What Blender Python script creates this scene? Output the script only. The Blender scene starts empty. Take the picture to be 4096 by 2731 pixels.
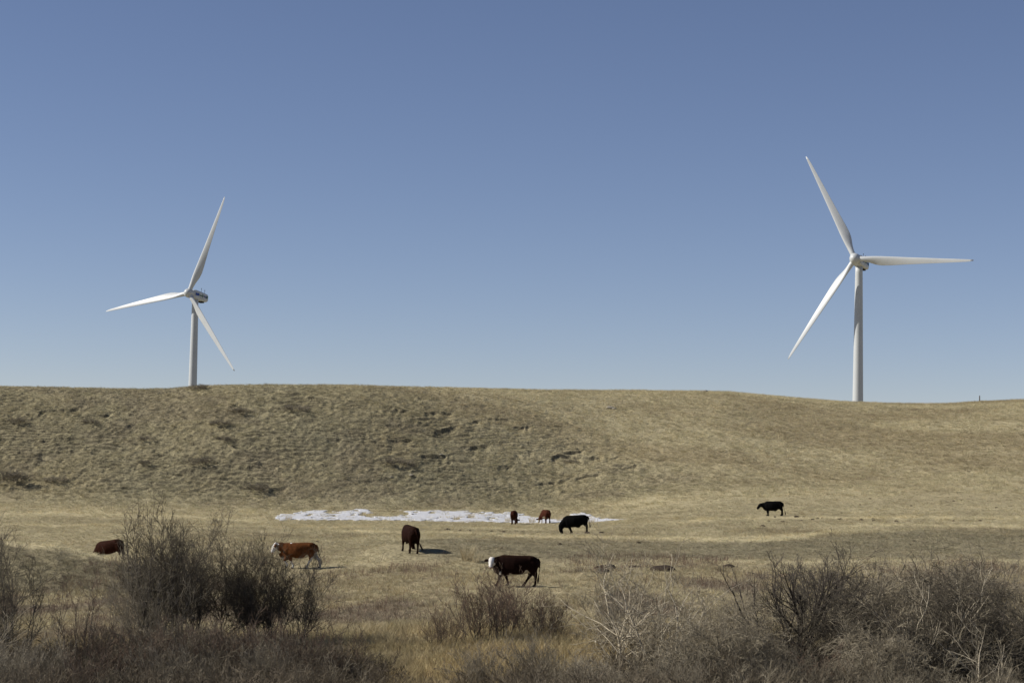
import bpy, bmesh, math, random
import numpy as np
from mathutils import Vector, Matrix, Euler

sc = bpy.context.scene
C = sc.collection
R = math.radians

# ------------------------------------------------------------------ camera, sky, sun, exposure
EYE = 5.1                      # lens height above the valley floor (metres)
FPX = 7964.0                   # focal length in photograph pixels (70 mm on 36 mm, 4096 px wide)
PITCH, ROLL = math.atan(519.5 / FPX), R(1.15)
_f = Vector((0, math.cos(PITCH), math.sin(PITCH))); _u0 = Vector((0, -math.sin(PITCH), math.cos(PITCH))); _r0 = Vector((1, 0, 0))
_r = _r0 * math.cos(ROLL) + _u0 * math.sin(ROLL)
_u = _u0 * math.cos(ROLL) - _r0 * math.sin(ROLL)
cd = bpy.data.cameras.new("camera"); cam = bpy.data.objects.new("camera", cd); C.objects.link(cam)
cd.lens = 70.0; cd.sensor_width = 36.0; cd.clip_start = 0.5; cd.clip_end = 20000
cam.matrix_world = Matrix(((_r.x, _u.x, -_f.x, 0), (_r.y, _u.y, -_f.y, 0), (_r.z, _u.z, -_f.z, EYE), (0, 0, 0, 1)))
sc.camera = cam

SUN_EL = 34.5
w = bpy.data.worlds.new("World"); sc.world = w; w.use_nodes = True
nt = w.node_tree; bg = nt.nodes['Background']
sky = nt.nodes.new('ShaderNodeTexSky'); sky.sky_type = 'NISHITA'; sky.sun_disc = False
sky.sun_elevation = R(SUN_EL); sky.sun_rotation = R(270); sky.altitude = 3000; sky.air_density = 1.0; sky.dust_density = 0.0; sky.ozone_density = 1.9
tn = nt.nodes.new('ShaderNodeVectorMath'); tn.operation = 'MULTIPLY'; tn.inputs[1].default_value = (1.13, 1.0, 1.045)   # camera white balance
nt.links.new(sky.outputs[0], tn.inputs[0]); nt.links.new(tn.outputs[0], bg.inputs[0]); bg.inputs[1].default_value = 0.072
sl = bpy.data.lights.new("sun", 'SUN'); so = bpy.data.objects.new("sun", sl); C.objects.link(so)
sl.energy = 5.0; sl.angle = R(0.5); sl.color = (1.0, 0.945, 0.86)
so.rotation_euler = (0, -R(90 - SUN_EL), 0)
sc.view_settings.view_transform = 'Standard'; sc.view_settings.look = 'None'; sc.view_settings.gamma = 1.0
sc.view_settings.use_curve_mapping = False
sc.view_settings.exposure = 0.15

def ray(px, py):
    d = _f * FPX + _r * (px - 2048) - _u * (py - 1365.5)
    return d / d.y
def at(px, py, Y):
    d = ray(px, py); return Vector((d.x * Y, Y, EYE + d.z * Y))

# ------------------------------------------------------------------ numpy noise
def _hash(ix, iy, seed):
    h = (ix.astype(np.int64) * 374761393 + iy.astype(np.int64) * 668265263 + seed * 1442695041) & 0xffffffff
    h = ((h ^ (h >> 13)) * 1274126177) & 0xffffffff
    h = (h ^ (h >> 16)) & 0xffffffff
    return h.astype(np.float64) / 4294967295.0
def vn(x, y, seed=0):
    x = np.asarray(x, float); y = np.asarray(y, float)
    ix = np.floor(x); iy = np.floor(y); fx = x - ix; fy = y - iy
    fx = fx * fx * (3 - 2 * fx); fy = fy * fy * (3 - 2 * fy)
    a = _hash(ix, iy, seed); b = _hash(ix + 1, iy, seed); c = _hash(ix, iy + 1, seed); d = _hash(ix + 1, iy + 1, seed)
    return (a * (1 - fx) + b * fx) * (1 - fy) + (c * (1 - fx) + d * fx) * fy
def fbm(x, y, seed=0, o=4):
    s = 0; a = 1; t = 0
    for i in range(o):
        s = s + a * vn(x * 2 ** i, y * 2 ** i, seed + i * 17); t += a; a *= .5
    return s / t
def sst(a, b, x):
    t = np.clip((x - a) / (b - a), 0, 1); return t * t * (3 - 2 * t)

# ------------------------------------------------------------------ the terrain as a height function
XS = np.array([-1000, 0, 1000, 2048, 3000, 4096, 5100], float)
DK = np.array([-140, 10, 25, 40, 50, 60, 75, 90, 103, 112, 125, 140, 155, 170, 182, 196, 208, 214], float)
ZK = np.array([
 [3.4, 3.2, 1.2, -.9, -1.2, -1.4, -1.4, -1.3, -1.3, -1.3, -1.35, -1.0, -.8, -.7, -.6, -.5, -.1, .5],
 [3.4, 3.2, 1.2, -.8, -1.0, -1.2, -1.2, -1.15, -1.2, -1.2, -1.25, -.85, -.7, -.6, -.5, -.4, .1, .7],
 [3.4, 3.2, 1.2, -.8, -.9, -1.0, -.9, -.65, -.45, -.3, -.15, -.1, -.1, -.15, -.25, -.3, .1, .7],
 [3.4, 3.2, 1.2, -.7, -.8, -.8, -.4, 0, .1, .5, .5, .42, .38, .25, .1, -.1, .3, .9],
 [3.4, 3.2, 1.2, -.7, -.8, -.8, -.2, .15, .38, .52, .60, 1.0, 1.05, 1.3, 1.55, 2.2, 3.2, 3.8],
 [3.4, 3.2, 1.2, -.7, -.8, -.8, -.1, .3, .55, .62, .68, 1.22, 1.38, 1.7, 2.0, 2.9, 4.2, 4.8],
 [3.4, 3.2, 1.2, -.7, -.8, -.8, -.1, .4, .8, 1.0, 1.2, 1.3, 1.6, 2.0, 2.4, 3.3, 4.6, 5.2]], float)
RX = np.array([-1500, -600, 0, 238, 400, 565, 685, 744, 863, 1100, 1400, 1598, 1895, 2193, 2600, 2918, 3236, 3427, 3618, 3808, 3904, 4096, 4700, 5600], float)
RY = np.array([1560, 1540, 1545, 1551, 1555, 1558, 1556, 1549, 1541, 1539.5, 1541, 1548, 1553, 1561, 1564, 1568, 1597, 1610, 1616, 1615, 1608, 1600, 1590, 1600], float)
YRX = np.array([-1500, 0, 1400, 2000, 2600, 3200, 4096, 5600], float)
YRV = np.array([248, 248, 250, 262, 285, 300, 312, 320], float)

def pchip_rows(xk, M, xq):
    """monotone cubic through each row of M"""
    h = np.diff(xk); d = np.diff(M, axis=1) / h
    m = np.zeros_like(M)
    w1 = 2 * h[1:] + h[:-1]; w2 = h[1:] + 2 * h[:-1]
    with np.errstate(divide='ignore', invalid='ignore'):
        hm = (w1 + w2) / (w1 / d[:, :-1] + w2 / d[:, 1:])
    ok = (d[:, :-1] * d[:, 1:]) > 0
    m[:, 1:-1] = np.where(ok, hm, 0)
    m[:, 0] = d[:, 0]; m[:, -1] = d[:, -1]
    i = np.clip(np.searchsorted(xk, xq) - 1, 0, len(xk) - 2)
    t = (xq - xk[i]) / h[i]
    a = M[:, i]; b = M[:, i + 1]
    return a * (1 + 2 * t) * (1 - t) ** 2 + m[:, i] * h[i] * t * (1 - t) ** 2 + b * t * t * (3 - 2 * t) + m[:, i + 1] * h[i] * t * t * (t - 1)

rows = np.concatenate([np.linspace(-140, 38, 40)[:-1], np.arange(38, 70, .3), np.arange(70, 206, .36), np.arange(206, 262, .17), np.arange(262, 322, .24),
                       np.geomspace(322, 9000, 70)])
tf = np.arange(-.345, .3451, .00062)
tg = np.concatenate([-np.geomspace(30, .352, 34), tf, np.geomspace(.352, 30, 34)])
NR, NC = len(rows), len(tg)
Wd = np.where(rows < 320, np.maximum(rows, 38), 320 + (rows - 320) * .25)     # lateral scale of each row
XX = Wd[:, None] * tg[None, :]
YY = np.repeat(rows[:, None], NC, 1)
tcol = np.clip(tg, -.6, .6)
xs_col = 2048 + np.clip(tg, -.6, .6) * FPX
# near part
base_k = pchip_rows(DK, ZK, np.minimum(rows, 214))       # (7, NR)
xi = np.clip(np.interp(xs_col, XS, np.arange(len(XS))), 0, len(XS) - 1)
i0 = np.minimum(xi.astype(int), len(XS) - 2); ft = xi - i0; ft = ft * ft * (3 - 2 * ft)
Z = (base_k[i0] * (1 - ft)[:, None] + base_k[i0 + 1] * ft[:, None]).T.copy()   # (NR, NC)
# hill from the foot at 214 m to the ridge
yr = np.interp(xs_col, YRX, YRV)
yr = np.convolve(np.pad(yr, 60, mode='edge'), np.ones(121) / 121, 'valid')
ridge_px = np.interp(xs_col, RX, RY)
kern = np.hanning(23); kern /= kern.sum()
ridge_px = np.convolve(np.pad(ridge_px, 11, mode='edge'), kern, 'valid')
slope_r = np.array([(ray(a, b)).z for a, b in zip(xs_col, ridge_px)])
zr = EYE + slope_r * yr
foot = Z[np.searchsorted(rows, 213.9)]
PROF = np.array([[0, .10, .3, .6, .85, 1.0, 1.12, 1.4, 2.2, 4.0]]); PV = np.array([[0, .07, .33, .73, .945, 1.0, 1.0, .96, .86, .8]])
fr = (rows[:, None] - 214) / (yr - 214)[None, :]
g = pchip_rows(PROF[0], PV, np.clip(fr, 0, 4.0).ravel())[0].reshape(fr.shape)
hill = foot[None] + (zr - foot)[None] * g
# far plateau
farz = np.interp(tcol, [-.3, -.16, .17, .3], [5.0, 5.0, 11.0, 11.0])
kf = sst(350, 600, rows)[:, None]
hill = hill * (1 - kf) + farz[None] * kf
Z = np.where(rows[:, None] > 214, hill, Z)
# mound on the left, in front of the red cow
crest_d = np.interp(xs_col, [-1000, 0, 700, 1000], [118, 113, 104, 100])
crest_h = np.interp(xs_col, [-1000, 0, 250, 440, 700, 900], [2.2, 1.9, 1.58, .98, .45, 0])
dd = rows[:, None] - crest_d[None]
Z += crest_h[None] * np.where(dd < 0, np.exp(-(dd / 11.0) ** 2), np.exp(-(dd / 6.0) ** 2))
def bump(px, Y0, sX, sY, A):
    x0 = (px - 2048) / FPX * Y0
    return A * np.exp(-((XX - x0) / sX) ** 2 - ((YY - Y0) / sY) ** 2)
Z += bump(1640, 115, 6.5, 7.0, .56) + bump(440, 131, 6.5, 8.0, -.50)
# terrace edge steps of the old river bank
# make the ridge line sit where the photograph has it
vis = (rows > 214) & (rows < 380)
ang = (Z[vis] - EYE) / rows[vis][:, None]
k = np.argmax(ang, 0); zm = Z[vis][k, np.arange(NC)]; ym = rows[vis][k]
need = EYE + slope_r * ym
fac = (need - foot) / (zm - foot)
m_h = np.clip(sst(214, 222, rows), 0, 1)[:, None] * (1 - kf)
Z = np.where(rows[:, None] > 214, foot[None] + (Z - foot[None]) * (1 + (fac[None] - 1) * m_h), Z)

# relief: tussocks, hoof-worn steps and small scarps
inview = sst(36, 42, YY) * (1 - sst(322, 420, YY)) * (1 - .65 * sst(190, 196, YY) * (1 - sst(209, 216, YY)))
hillm = sst(211, 222, YY)
left = 1 - sst(-.03, .06, XX / np.maximum(YY, 1) - .10 + .19 * np.clip(fr, 0, 1))          # steep, rough left slope
Zs = Z.copy()
big = (fbm(XX / 14, YY / 14, 3, 3) - .5)
Z += big * (.25 * hillm * left + .10) * inview * (1 - .85*sst(.88, 1.0, fr) * (fr<1.3))
# terracettes: the slope broken into treads along the contour
wob = fbm(XX / 8, YY / 3, 11, 4) * 2.4 + fbm(XX / 1.2, YY / .9, 12, 2) * .5
ph = (Zs / .30 + wob); sw = ph - np.floor(ph)
tread = np.where(sw < .82, sw / .82, (1 - sw) / .18) - .5
tm = (.30 + .70 * sst(.38, .60, fbm(XX / 7, YY / 4, 21, 3))) * hillm * (left * .9 + .16) * (1 - sst(.9, 1.0, fr))
Z += tread * .20 * tm
# a few long scarps
ph2 = (Zs / 2.1 + fbm(XX / 17, YY / 9, 31, 3) * 2.2 + fbm(XX/1.6, YY/1.6, 37, 3)*.35); s2 = ph2 - np.floor(ph2)
scarp = np.where(s2 < .93, s2 / .93, (1 - s2) / .07) - .5
sm = sst(.50, .58, fbm(XX / 8, YY / 4, 41, 3)) * hillm * left * (1 - sst(.85, .95, fr))
Z += scarp * .40 * sm
# the long broken ledges seen on the slope
LEDGES = [[(2145, 1850), (2190, 1836), (2237, 1820), (2300, 1820), (2324, 1826)], [(2335, 1828), (2400, 1827), (2484, 1826)], [(2250, 1808), (2336, 1806)], [(1876, 1686), (1940, 1677), (2000, 1677), (2060, 1686)],
 [(1690, 1643), (1750, 1647)], [(1570, 1636), (1630, 1639)], [(1765, 1648), (1815, 1653)], [(1742, 1723), (1830, 1714)], [(2052, 1707), (2120, 1710)], [(1683, 1832), (1740, 1829), (1815, 1821)], [(1998, 1866), (2052, 1857)],
 [(2148, 1927), (2266, 1919)], [(2272, 1912), (2340, 1906), (2398, 1897)], [(2480, 1868), (2548, 1861)], [(2560, 1870), (2600, 1876)], [(1308, 1760), (1368, 1756)], [(145, 1641), (250, 1642), (348, 1637)], [(318, 1664), (385, 1670), (455, 1651)],
 [(-20, 1757), (68, 1753)], [(115, 1760), (212, 1759)], [(1080, 1956), (1152, 1952)], [(1560, 1760), (1650, 1757)], [(1880, 1790), (1960, 1784)], [(2600, 1905), (2700, 1915), (2780, 1912)], [(3560, 1880), (3700, 1884), (3900, 1886)], [(3150, 1930), (3300, 1925)]]
def _hit(px, py):
    Y = np.arange(214, 320, .2); d = ray(px, py)
    ci = np.interp(d.x * Y / np.interp(Y, rows, Wd), tg, np.arange(NC)).round().astype(int); ri = np.interp(Y, rows, np.arange(NR)).round().astype(int)
    k_ = Zs[ri, ci] > EYE + d.z * Y; i_ = int(np.argmax(k_)) if k_.any() else len(Y) - 1
    return d.x * Y[i_], Y[i_]
for li, pl in enumerate(LEDGES):
    P_ = np.array([_hit(*p) for p in pl]); x0, x1 = P_[0, 0], P_[-1, 0]
    r0_, r1_ = np.searchsorted(rows, [P_[:, 1].min() - 8, P_[:, 1].max() + 3]); c0_, c1_ = np.searchsorted(tg, [(x0 - 2) / 214 - .01 if x0 < 0 else (x0 - 2) / 300 - .01, x1 / 214 + .02 if x1 > 0 else x1 / 300 + .02])
    Q = np.s_[r0_:r1_, c0_:c1_]; xq, yq = XX[Q], YY[Q]
    nzl = (fbm(xq / 1.1, yq * 0 + li, 301, 3) - .5) * 1.1
    d_ = yq - np.interp(xq, P_[:, 0], P_[:, 1]) - nzl
    e_ = sst(x0 - .3, x0 + .6, xq) * (1 - sst(x1 - .6, x1 + .3, xq)) * sst(.22, .34, fbm(xq / .9, yq * 0 + li * 3, 303, 2)) * (.6 + .8 * fbm(xq / .7, yq * 0 + li * 5, 305, 2))
    amp_ = .30 if li < 8 else (.30 if li < 23 else .14)
    Z[Q] -= amp_ * e_ * np.where(d_ < .1, sst(.1, -.1, d_) * np.exp(np.minimum(d_, 0) / 1.3), 0)
# same broken sods on the face of the left mound and the creek bank
mf = np.where((dd < 0), np.exp(-((dd + 9) / 7.0) ** 2), 0) * (crest_h[None] > .3)
bankm = np.exp(-((YY - 108) / 5.0) ** 2) * sst(-.08, .0, XX / np.maximum(YY, 1))
ph3 = Z / .33 + fbm(XX / 3, YY / 3, 51, 3) * 3; s3 = ph3 - np.floor(ph3)
Z += (np.where(s3 < .75, s3 / .75, (1 - s3) / .25) - .5) * .26 * np.clip(mf + .5 * bankm, 0, 1) * sst(.35, .6, fbm(XX / 2.5, YY / 2.5, 55, 2))
# lumps
lump = fbm(XX / .48, YY / .50, 61, 3) - .5
Z += lump * (.10 + .15 * hillm * left + .08 * hillm) * inview * (1 - .6 * sst(.93, 1.0, fr) * (fr < 1.3))
Z += (fbm(XX / 4, YY / 7, 66, 3) - .5) * .22 * inview * (1 - hillm)
# rut of the vehicle track on the upper right slope
TP_ = np.array([_hit(*p) for p in [(3815, 1632), (3860, 1650), (3930, 1672), (4000, 1694), (4096, 1722), (4300, 1780)]])
trY = np.interp(XX, TP_[:, 0], TP_[:, 1]); rng_ = sst(TP_[0, 0] - 1, TP_[0, 0] + 1, XX) * (1 - sst(TP_[-1, 0] - 2, TP_[-1, 0], XX))
trk = (np.exp(-((YY - trY) / .9) ** 2) + .8 * np.exp(-((YY - trY - 3.2) / .7) ** 2)) * rng_
Z -= trk * .22

def HG(X, Y, G=None):
    G = Z if G is None else G
    X = np.atleast_1d(np.asarray(X, float)); Y = np.atleast_1d(np.asarray(Y, float))
    ri = np.interp(Y, rows, np.arange(NR)); r0 = np.minimum(ri.astype(int), NR - 2); rf = ri - r0
    wd = np.interp(Y, rows, Wd)
    ci = np.interp(X / wd, tg, np.arange(NC)); c0 = np.minimum(ci.astype(int), NC - 2); cf = ci - c0
    return (G[r0, c0] * (1 - cf) + G[r0, c0 + 1] * cf) * (1 - rf) + (G[r0 + 1, c0] * (1 - cf) + G[r0 + 1, c0 + 1] * cf) * rf
def H(x, y): return float(HG(x, y)[0])
def ground_at(px, py, y0=45, y1=330):
    """where the ray through a photograph pixel meets the ground"""
    Y = np.arange(y0, y1, .25); d = ray(px, py)
    g_ = HG(d.x * Y, Y) - (EYE + d.z * Y)
    i = np.argmax(g_ > 0)
    if g_[i] <= 0: i = int(np.argmax(g_))
    return Vector((d.x * Y[i], Y[i], float(HG(d.x * Y[i], Y[i])[0])))
def pxpy(X, Y, Zv):
    P = np.stack([X, Y, Zv - EYE], -1)
    f = P @ np.array(_f); return 2048 + FPX * (P @ np.array(_r)) / f, 1365.5 - FPX * (P @ np.array(_u)) / f

# ------------------------------------------------------------------ colour of the dead grass cover (albedo), with the left mound's shading painted in
STRAW = np.array([.47, .41, .27]); TAN = np.array([.35, .295, .19]); OLIVE = np.array([.245, .215, .145]); EARTH = np.array([.15, .13, .09])
PURPLE = np.array([.245, .20, .15]); GOLD = np.array([.37, .29, .155])
def curve(pts, y0=60, y1=212):
    P = [ground_at(a, b, y0, y1) for a, b in pts]; return np.array([p.x / p.y for p in P]), np.array([p.y for p in P])
CV = {k: curve(p) for k, p in dict(
 A=[(2700, 2094), (2875, 2077), (3095, 2069), (3500, 2070), (4096, 2074)],
 B=[(3300, 2112), (3450, 2103), (3700, 2101), (4096, 2106)],
 C=[(1300, 2122), (1700, 2130), (2048, 2141), (2500, 2152), (2900, 2160), (3200, 2146), (3420, 2122)],
 D1=[(1650, 2168), (2048, 2162), (2500, 2166), (2900, 2172), (3200, 2160), (3420, 2135), (3700, 2118), (4096, 2120)],
 D2=[(1650, 2232), (2048, 2236), (2500, 2236), (3000, 2234), (3500, 2232), (4096, 2236)],
 E=[(2750, 2246), (3300, 2246), (3700, 2248), (4096, 2252)],
 F=[(0, 2052), (400, 2060), (900, 2074), (1080, 2090)],
 G=[(0, 2096), (600, 2100), (1500, 2108), (2400, 2118)]).items()}
def bandf(k, t, Y, wdt, fade=.012):
    ct, cy = CV[k]; e = sst(ct[0] - fade, ct[0] + fade, t) * (1 - sst(ct[-1] - fade, ct[-1] + fade, t)) if k not in 'AB' else sst(ct[0] - fade, ct[0] + fade, t)
    return np.exp(-((Y - np.interp(t, ct, cy)) / wdt) ** 2) * e
def cover(X, Y):
    X = np.asarray(X, float); Y = np.asarray(Y, float)
    t = X / np.maximum(Y, 20)
    xs = 2048 + t * FPX
    hm = sst(210, 219, Y)
    fy = np.clip((Y - 214) / (np.interp(xs, YRX, YRV) - 214), 0, 1)
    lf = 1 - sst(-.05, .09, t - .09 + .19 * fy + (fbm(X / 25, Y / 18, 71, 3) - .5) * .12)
    n1 = fbm(X / 7, Y / 10, 72, 4); n2 = fbm(X / 1.5, Y / 2.0, 73, 3); n3 = fbm(X / 20, Y / 9, 74, 3)
    def mix(a, b, k): return a * (1 - k[..., None]) + b * k[..., None]
    c = mix(TAN, STRAW, np.clip(.5 + (n1 - .5) * 2.2, 0, 1))                  # flats
    c = mix(c, STRAW * 1.05, sst(148, 165, Y) * .55)
    # pale bands of longer grass, and the thin dark cover of the old bank between them
    Yw = Y + (fbm(X / 3, Y / 9, 76, 3) - .5) * 3.0
    band = bandf('A', t, Yw, 2.4) + bandf('B', t, Yw, 2.2) * .8 + bandf('C', t, Yw, 3.2) + bandf('F', t, Yw, 4.5) * .8 + bandf('G', t, Yw, 2.5) * .8
    c = c * (1 - .07 * sst(104, 112, Y) * (1 - sst(196, 206, Y)) * (1 - np.clip(band, 0, 1)))[..., None]
    c = mix(c, STRAW * 1.20, np.clip(band, 0, 1) * .9)
    d1 = np.interp(t, *CV['D1']); d2 = np.interp(t, *CV['D2'])
    bank = sst(d2 - 2.0, d2 + 2.0, Yw) * (1 - sst(d1 - 1.5, d1 + 2.0, Yw)) * sst(CV['D1'][0][0] - .02, CV['D1'][0][0] + .02, t)
    c = mix(c, OLIVE * 1.08, np.clip(bank * (1.0 + (n1 - .5) * 1.6), 0, 1) * .9)
    c = mix(c, STRAW * 1.1, np.clip(bandf('E', t, Y, 1.1), 0, 1) * .8)
    wp = sst(172, 184, Y) * (1 - sst(184, 200, Y)) * sst(.05, .1, t)
    meadow = (1 - sst(94, 106, Y))
    c = mix(c, TAN * 1.05, meadow * .6)
    c = mix(c, PURPLE, meadow * sst(.5, .66, fbm(X / 5, Y / 6, 75, 3)) * .8)
    c = mix(c, GOLD, (1 - sst(62, 76, Y)) * .75)
    c = mix(c, OLIVE * .8, (1 - sst(60, 72, Y)) * sst(.45, .6, fbm(X / 4, Y / 4, 77, 3)) * .6)
    mound = np.exp(-((Y - 103) / 9.0) ** 2) * (1 - sst(-.19, -.15, t))
    c = mix(c, OLIVE * 1.1, np.clip(mound, 0, 1) * .7)
    cr_d = np.interp(xs, [-1000, 0, 700, 1000], [118, 113, 104, 100]); onm = 1 - sst(640, 900, xs)
    c = mix(c, STRAW * 1.04, sst(118, 124, Y) * (1 - sst(150, 165, Y)) * onm * .5)
    c = mix(c, OLIVE * .82, np.exp(-(np.abs(Y - cr_d + 10) / 7.5) ** 4) * onm * .9)  # mound face painted darker for its shadow side
    c = mix(c, STRAW * 1.28, np.exp(-((Y - cr_d + .8) / 2.0) ** 2) * onm * .95)  # crest line brightened in colour against the shaded face
    # hill
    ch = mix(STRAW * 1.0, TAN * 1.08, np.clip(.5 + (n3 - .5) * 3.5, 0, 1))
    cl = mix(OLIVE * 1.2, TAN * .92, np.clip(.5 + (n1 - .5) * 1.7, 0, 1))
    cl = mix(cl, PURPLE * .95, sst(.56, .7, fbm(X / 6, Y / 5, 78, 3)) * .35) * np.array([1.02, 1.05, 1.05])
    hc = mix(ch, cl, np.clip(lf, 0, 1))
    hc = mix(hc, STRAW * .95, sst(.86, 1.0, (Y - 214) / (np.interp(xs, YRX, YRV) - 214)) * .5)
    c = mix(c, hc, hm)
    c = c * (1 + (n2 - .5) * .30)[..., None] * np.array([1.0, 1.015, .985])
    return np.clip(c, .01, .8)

# ------------------------------------------------------------------ small helpers
def tag(o, label=None, cat=None, group=None, kind=None):
    if label: o['label'] = label
    if cat: o['category'] = cat
    if group: o['group'] = group
    if kind: o['kind'] = kind
    return o
def mesh_np(name, V, F, mat=None, smooth=False):
    """V (n,3), F (m,k) with equal k, or list of arrays"""
    me = bpy.data.meshes.new(name)
    if not isinstance(F, list): F = [F]
    V = np.ascontiguousarray(V, dtype=np.float32)
    me.vertices.add(len(V)); me.vertices.foreach_set('co', V.ravel())
    li = np.concatenate([f.ravel() for f in F]).astype(np.int32)
    tot = np.concatenate([np.full(len(f), f.shape[1]) for f in F]).astype(np.int32)
    st = np.concatenate([[0], np.cumsum(tot)[:-1]]).astype(np.int32)
    me.loops.add(len(li)); me.loops.foreach_set('vertex_index', li)
    me.polygons.add(len(tot)); me.polygons.foreach_set('loop_start', st); me.polygons.foreach_set('loop_total', tot)
    if smooth: me.polygons.foreach_set('use_smooth', np.ones(len(tot), bool))
    me.update(calc_edges=True)
    if mat: me.materials.append(mat)
    return me
def add_col(me, name, col):
    a = me.color_attributes.new(name, 'FLOAT_COLOR', 'POINT')
    c4 = np.ones((len(col), 4), np.float32); c4[:, :3] = col
    a.data.foreach_set('color', c4.ravel())
def link(name, me, parent=None, loc=None):
    o = bpy.data.objects.new(name, me); C.objects.link(o)
    if parent: o.parent = parent
    if loc is not None: o.location = loc
    return o
def empty(name, loc, rz=0):
    o = bpy.data.objects.new(name, None); C.objects.link(o); o.location = loc; o.rotation_euler = (0, 0, rz); o.empty_display_size = .3
    return o
def mat(name, col, rough=.8, attr=None, inst=None, noise=None, transl=0, bump=None, spec=.2):
    m = bpy.data.materials.new(name); m.use_nodes = True
    n = m.node_tree.nodes; l = m.node_tree.links; b = n['Principled BSDF']
    b.inputs['Roughness'].default_value = rough; b.inputs['Specular IOR Level'].default_value = spec
    src = None
    if attr or inst:
        a = n.new('ShaderNodeAttribute'); a.attribute_name = attr or inst
        a.attribute_type = 'GEOMETRY' if attr else 'INSTANCER'
        src = a.outputs['Color']
    else:
        rgb = n.new('ShaderNodeRGB'); rgb.outputs[0].default_value = (*col, 1); src = rgb.outputs[0]
    tc = n.new('ShaderNodeTexCoord')
    if noise:
        sc_, amt = noise
        nz = n.new('ShaderNodeTexNoise'); nz.inputs['Scale'].default_value = sc_; nz.inputs['Detail'].default_value = 6
        l.new(tc.outputs['Object'], nz.inputs['Vector'])
        mr = n.new('ShaderNodeMapRange'); mr.inputs['From Min'].default_value = .3; mr.inputs['From Max'].default_value = .7
        mr.inputs['To Min'].default_value = 1 - amt; mr.inputs['To Max'].default_value = 1 + amt
        l.new(nz.outputs['Fac'], mr.inputs['Value'])
        vm = n.new('ShaderNodeVectorMath'); vm.operation = 'SCALE'
        l.new(src, vm.inputs[0]); l.new(mr.outputs[0], vm.inputs['Scale']); src = vm.outputs[0]
    l.new(src, b.inputs['Base Color'])
    if bump:
        sc_, st = bump
        nb = n.new('ShaderNodeTexNoise'); nb.inputs['Scale'].default_value = sc_; nb.inputs['Detail'].default_value = 8
        l.new(tc.outputs['Object'], nb.inputs['Vector'])
        bp = n.new('ShaderNodeBump'); bp.inputs['Strength'].default_value = 1; bp.inputs['Distance'].default_value = st
        l.new(nb.outputs['Fac'], bp.inputs['Height']); l.new(bp.outputs[0], b.inputs['Normal'])
    if transl:
        tr = n.new('ShaderNodeBsdfTranslucent'); l.new(src, tr.inputs['Color'])
        mx = n.new('ShaderNodeMixShader'); mx.inputs[0].default_value = transl
        l.new(b.outputs[0], mx.inputs[1]); l.new(tr.outputs[0], mx.inputs[2])
        l.new(mx.outputs[0], n['Material Output'].inputs[0])
    return m

M_ground = mat('dead_grass_ground', None, .95, attr='gcol', noise=(7.0, .42), bump=(5.0, .10), spec=.05)
M_grass = mat('dead_grass_blades', None, .75, inst='tint', transl=.22, spec=.1)
M_snow = mat('old_snow', (.58, .585, .60), .6, noise=(1.3, .06), bump=(3.0, .06), spec=.3)
M_white = mat('white_gelcoat', (.49, .51, .515), .45, noise=(.25, .04), spec=.5)
M_tower = mat('white_tower_paint', (.46, .48, .485), .5, noise=(.15, .05), spec=.4)
M_dark = mat('dark_rubber', (.012, .012, .013), .7)
M_blue = mat('blue_panel', (.03, .07, .28), .5)
M_grey = mat('faded_grey_mark', (.16, .17, .17), .6)
M_green = mat('green_panel', (.02, .12, .06), .5)
M_bark_grey = mat('grey_willow_bark', (.175, .15, .108), .9, noise=(6, .35), spec=.1)
M_bark_dark = mat('dark_willow_bark', (.10, .086, .07), .9, noise=(6, .35), spec=.1)
M_twig_red = mat('reddish_twigs', (.15, .105, .075), .85, noise=(4, .35), spec=.1)
M_twig_dark = mat('dark_twigs', (.105, .09, .066), .9, noise=(4, .35), spec=.1)
M_twig_grey = mat('grey_twigs', (.25, .22, .165), .9, noise=(4, .3), spec=.1)
M_bleached = mat('bleached_dead_wood', (.54, .47, .345), .8, noise=(5, .28), spec=.1)
M_bleach2 = mat('weathered_twigs', (.34, .295, .21), .85, noise=(5, .3), spec=.1)
M_bark_tree = mat('dark_tree_bark', (.055, .045, .036), .9, noise=(6, .3), spec=.1)
M_dung = mat('dry_dung', (.045, .032, .022), .95, noise=(9, .4), bump=(14, .03))
M_rock = mat('lichen_rock', (.30, .27, .21), .9, noise=(4, .35), bump=(6, .05))
M_post = mat('weathered_post', (.10, .085, .07), .9, noise=(8, .3), bump=(10, .01))

# ------------------------------------------------------------------ ground sheet
idx = np.arange(NR * NC).reshape(NR, NC)
Fq = np.stack([idx[:-1, :-1], idx[:-1, 1:], idx[1:, 1:], idx[1:, :-1]], -1).reshape(-1, 4)
gm = mesh_np('ground', np.stack([XX, YY, Z], -1).reshape(-1, 3), Fq, M_ground, True)
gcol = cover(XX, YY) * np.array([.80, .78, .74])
# bare soil showing on the risers of the steps
gy = np.gradient(Z, axis=0) / np.gradient(YY, axis=0)
riser = np.clip(sst(.5, 1.1, gy) * inview, 0, 1)
gcol = gcol * (1 - riser[..., None] * .75) + EARTH * .6 * riser[..., None] * .75
gcol = gcol * (1 - np.clip(trk, 0, 1)[..., None] * .8) + EARTH * .9 * np.clip(trk, 0, 1)[..., None] * .8
add_col(gm, 'gcol', gcol.reshape(-1, 3))
tag(link('ground', gm), kind='structure')

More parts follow.
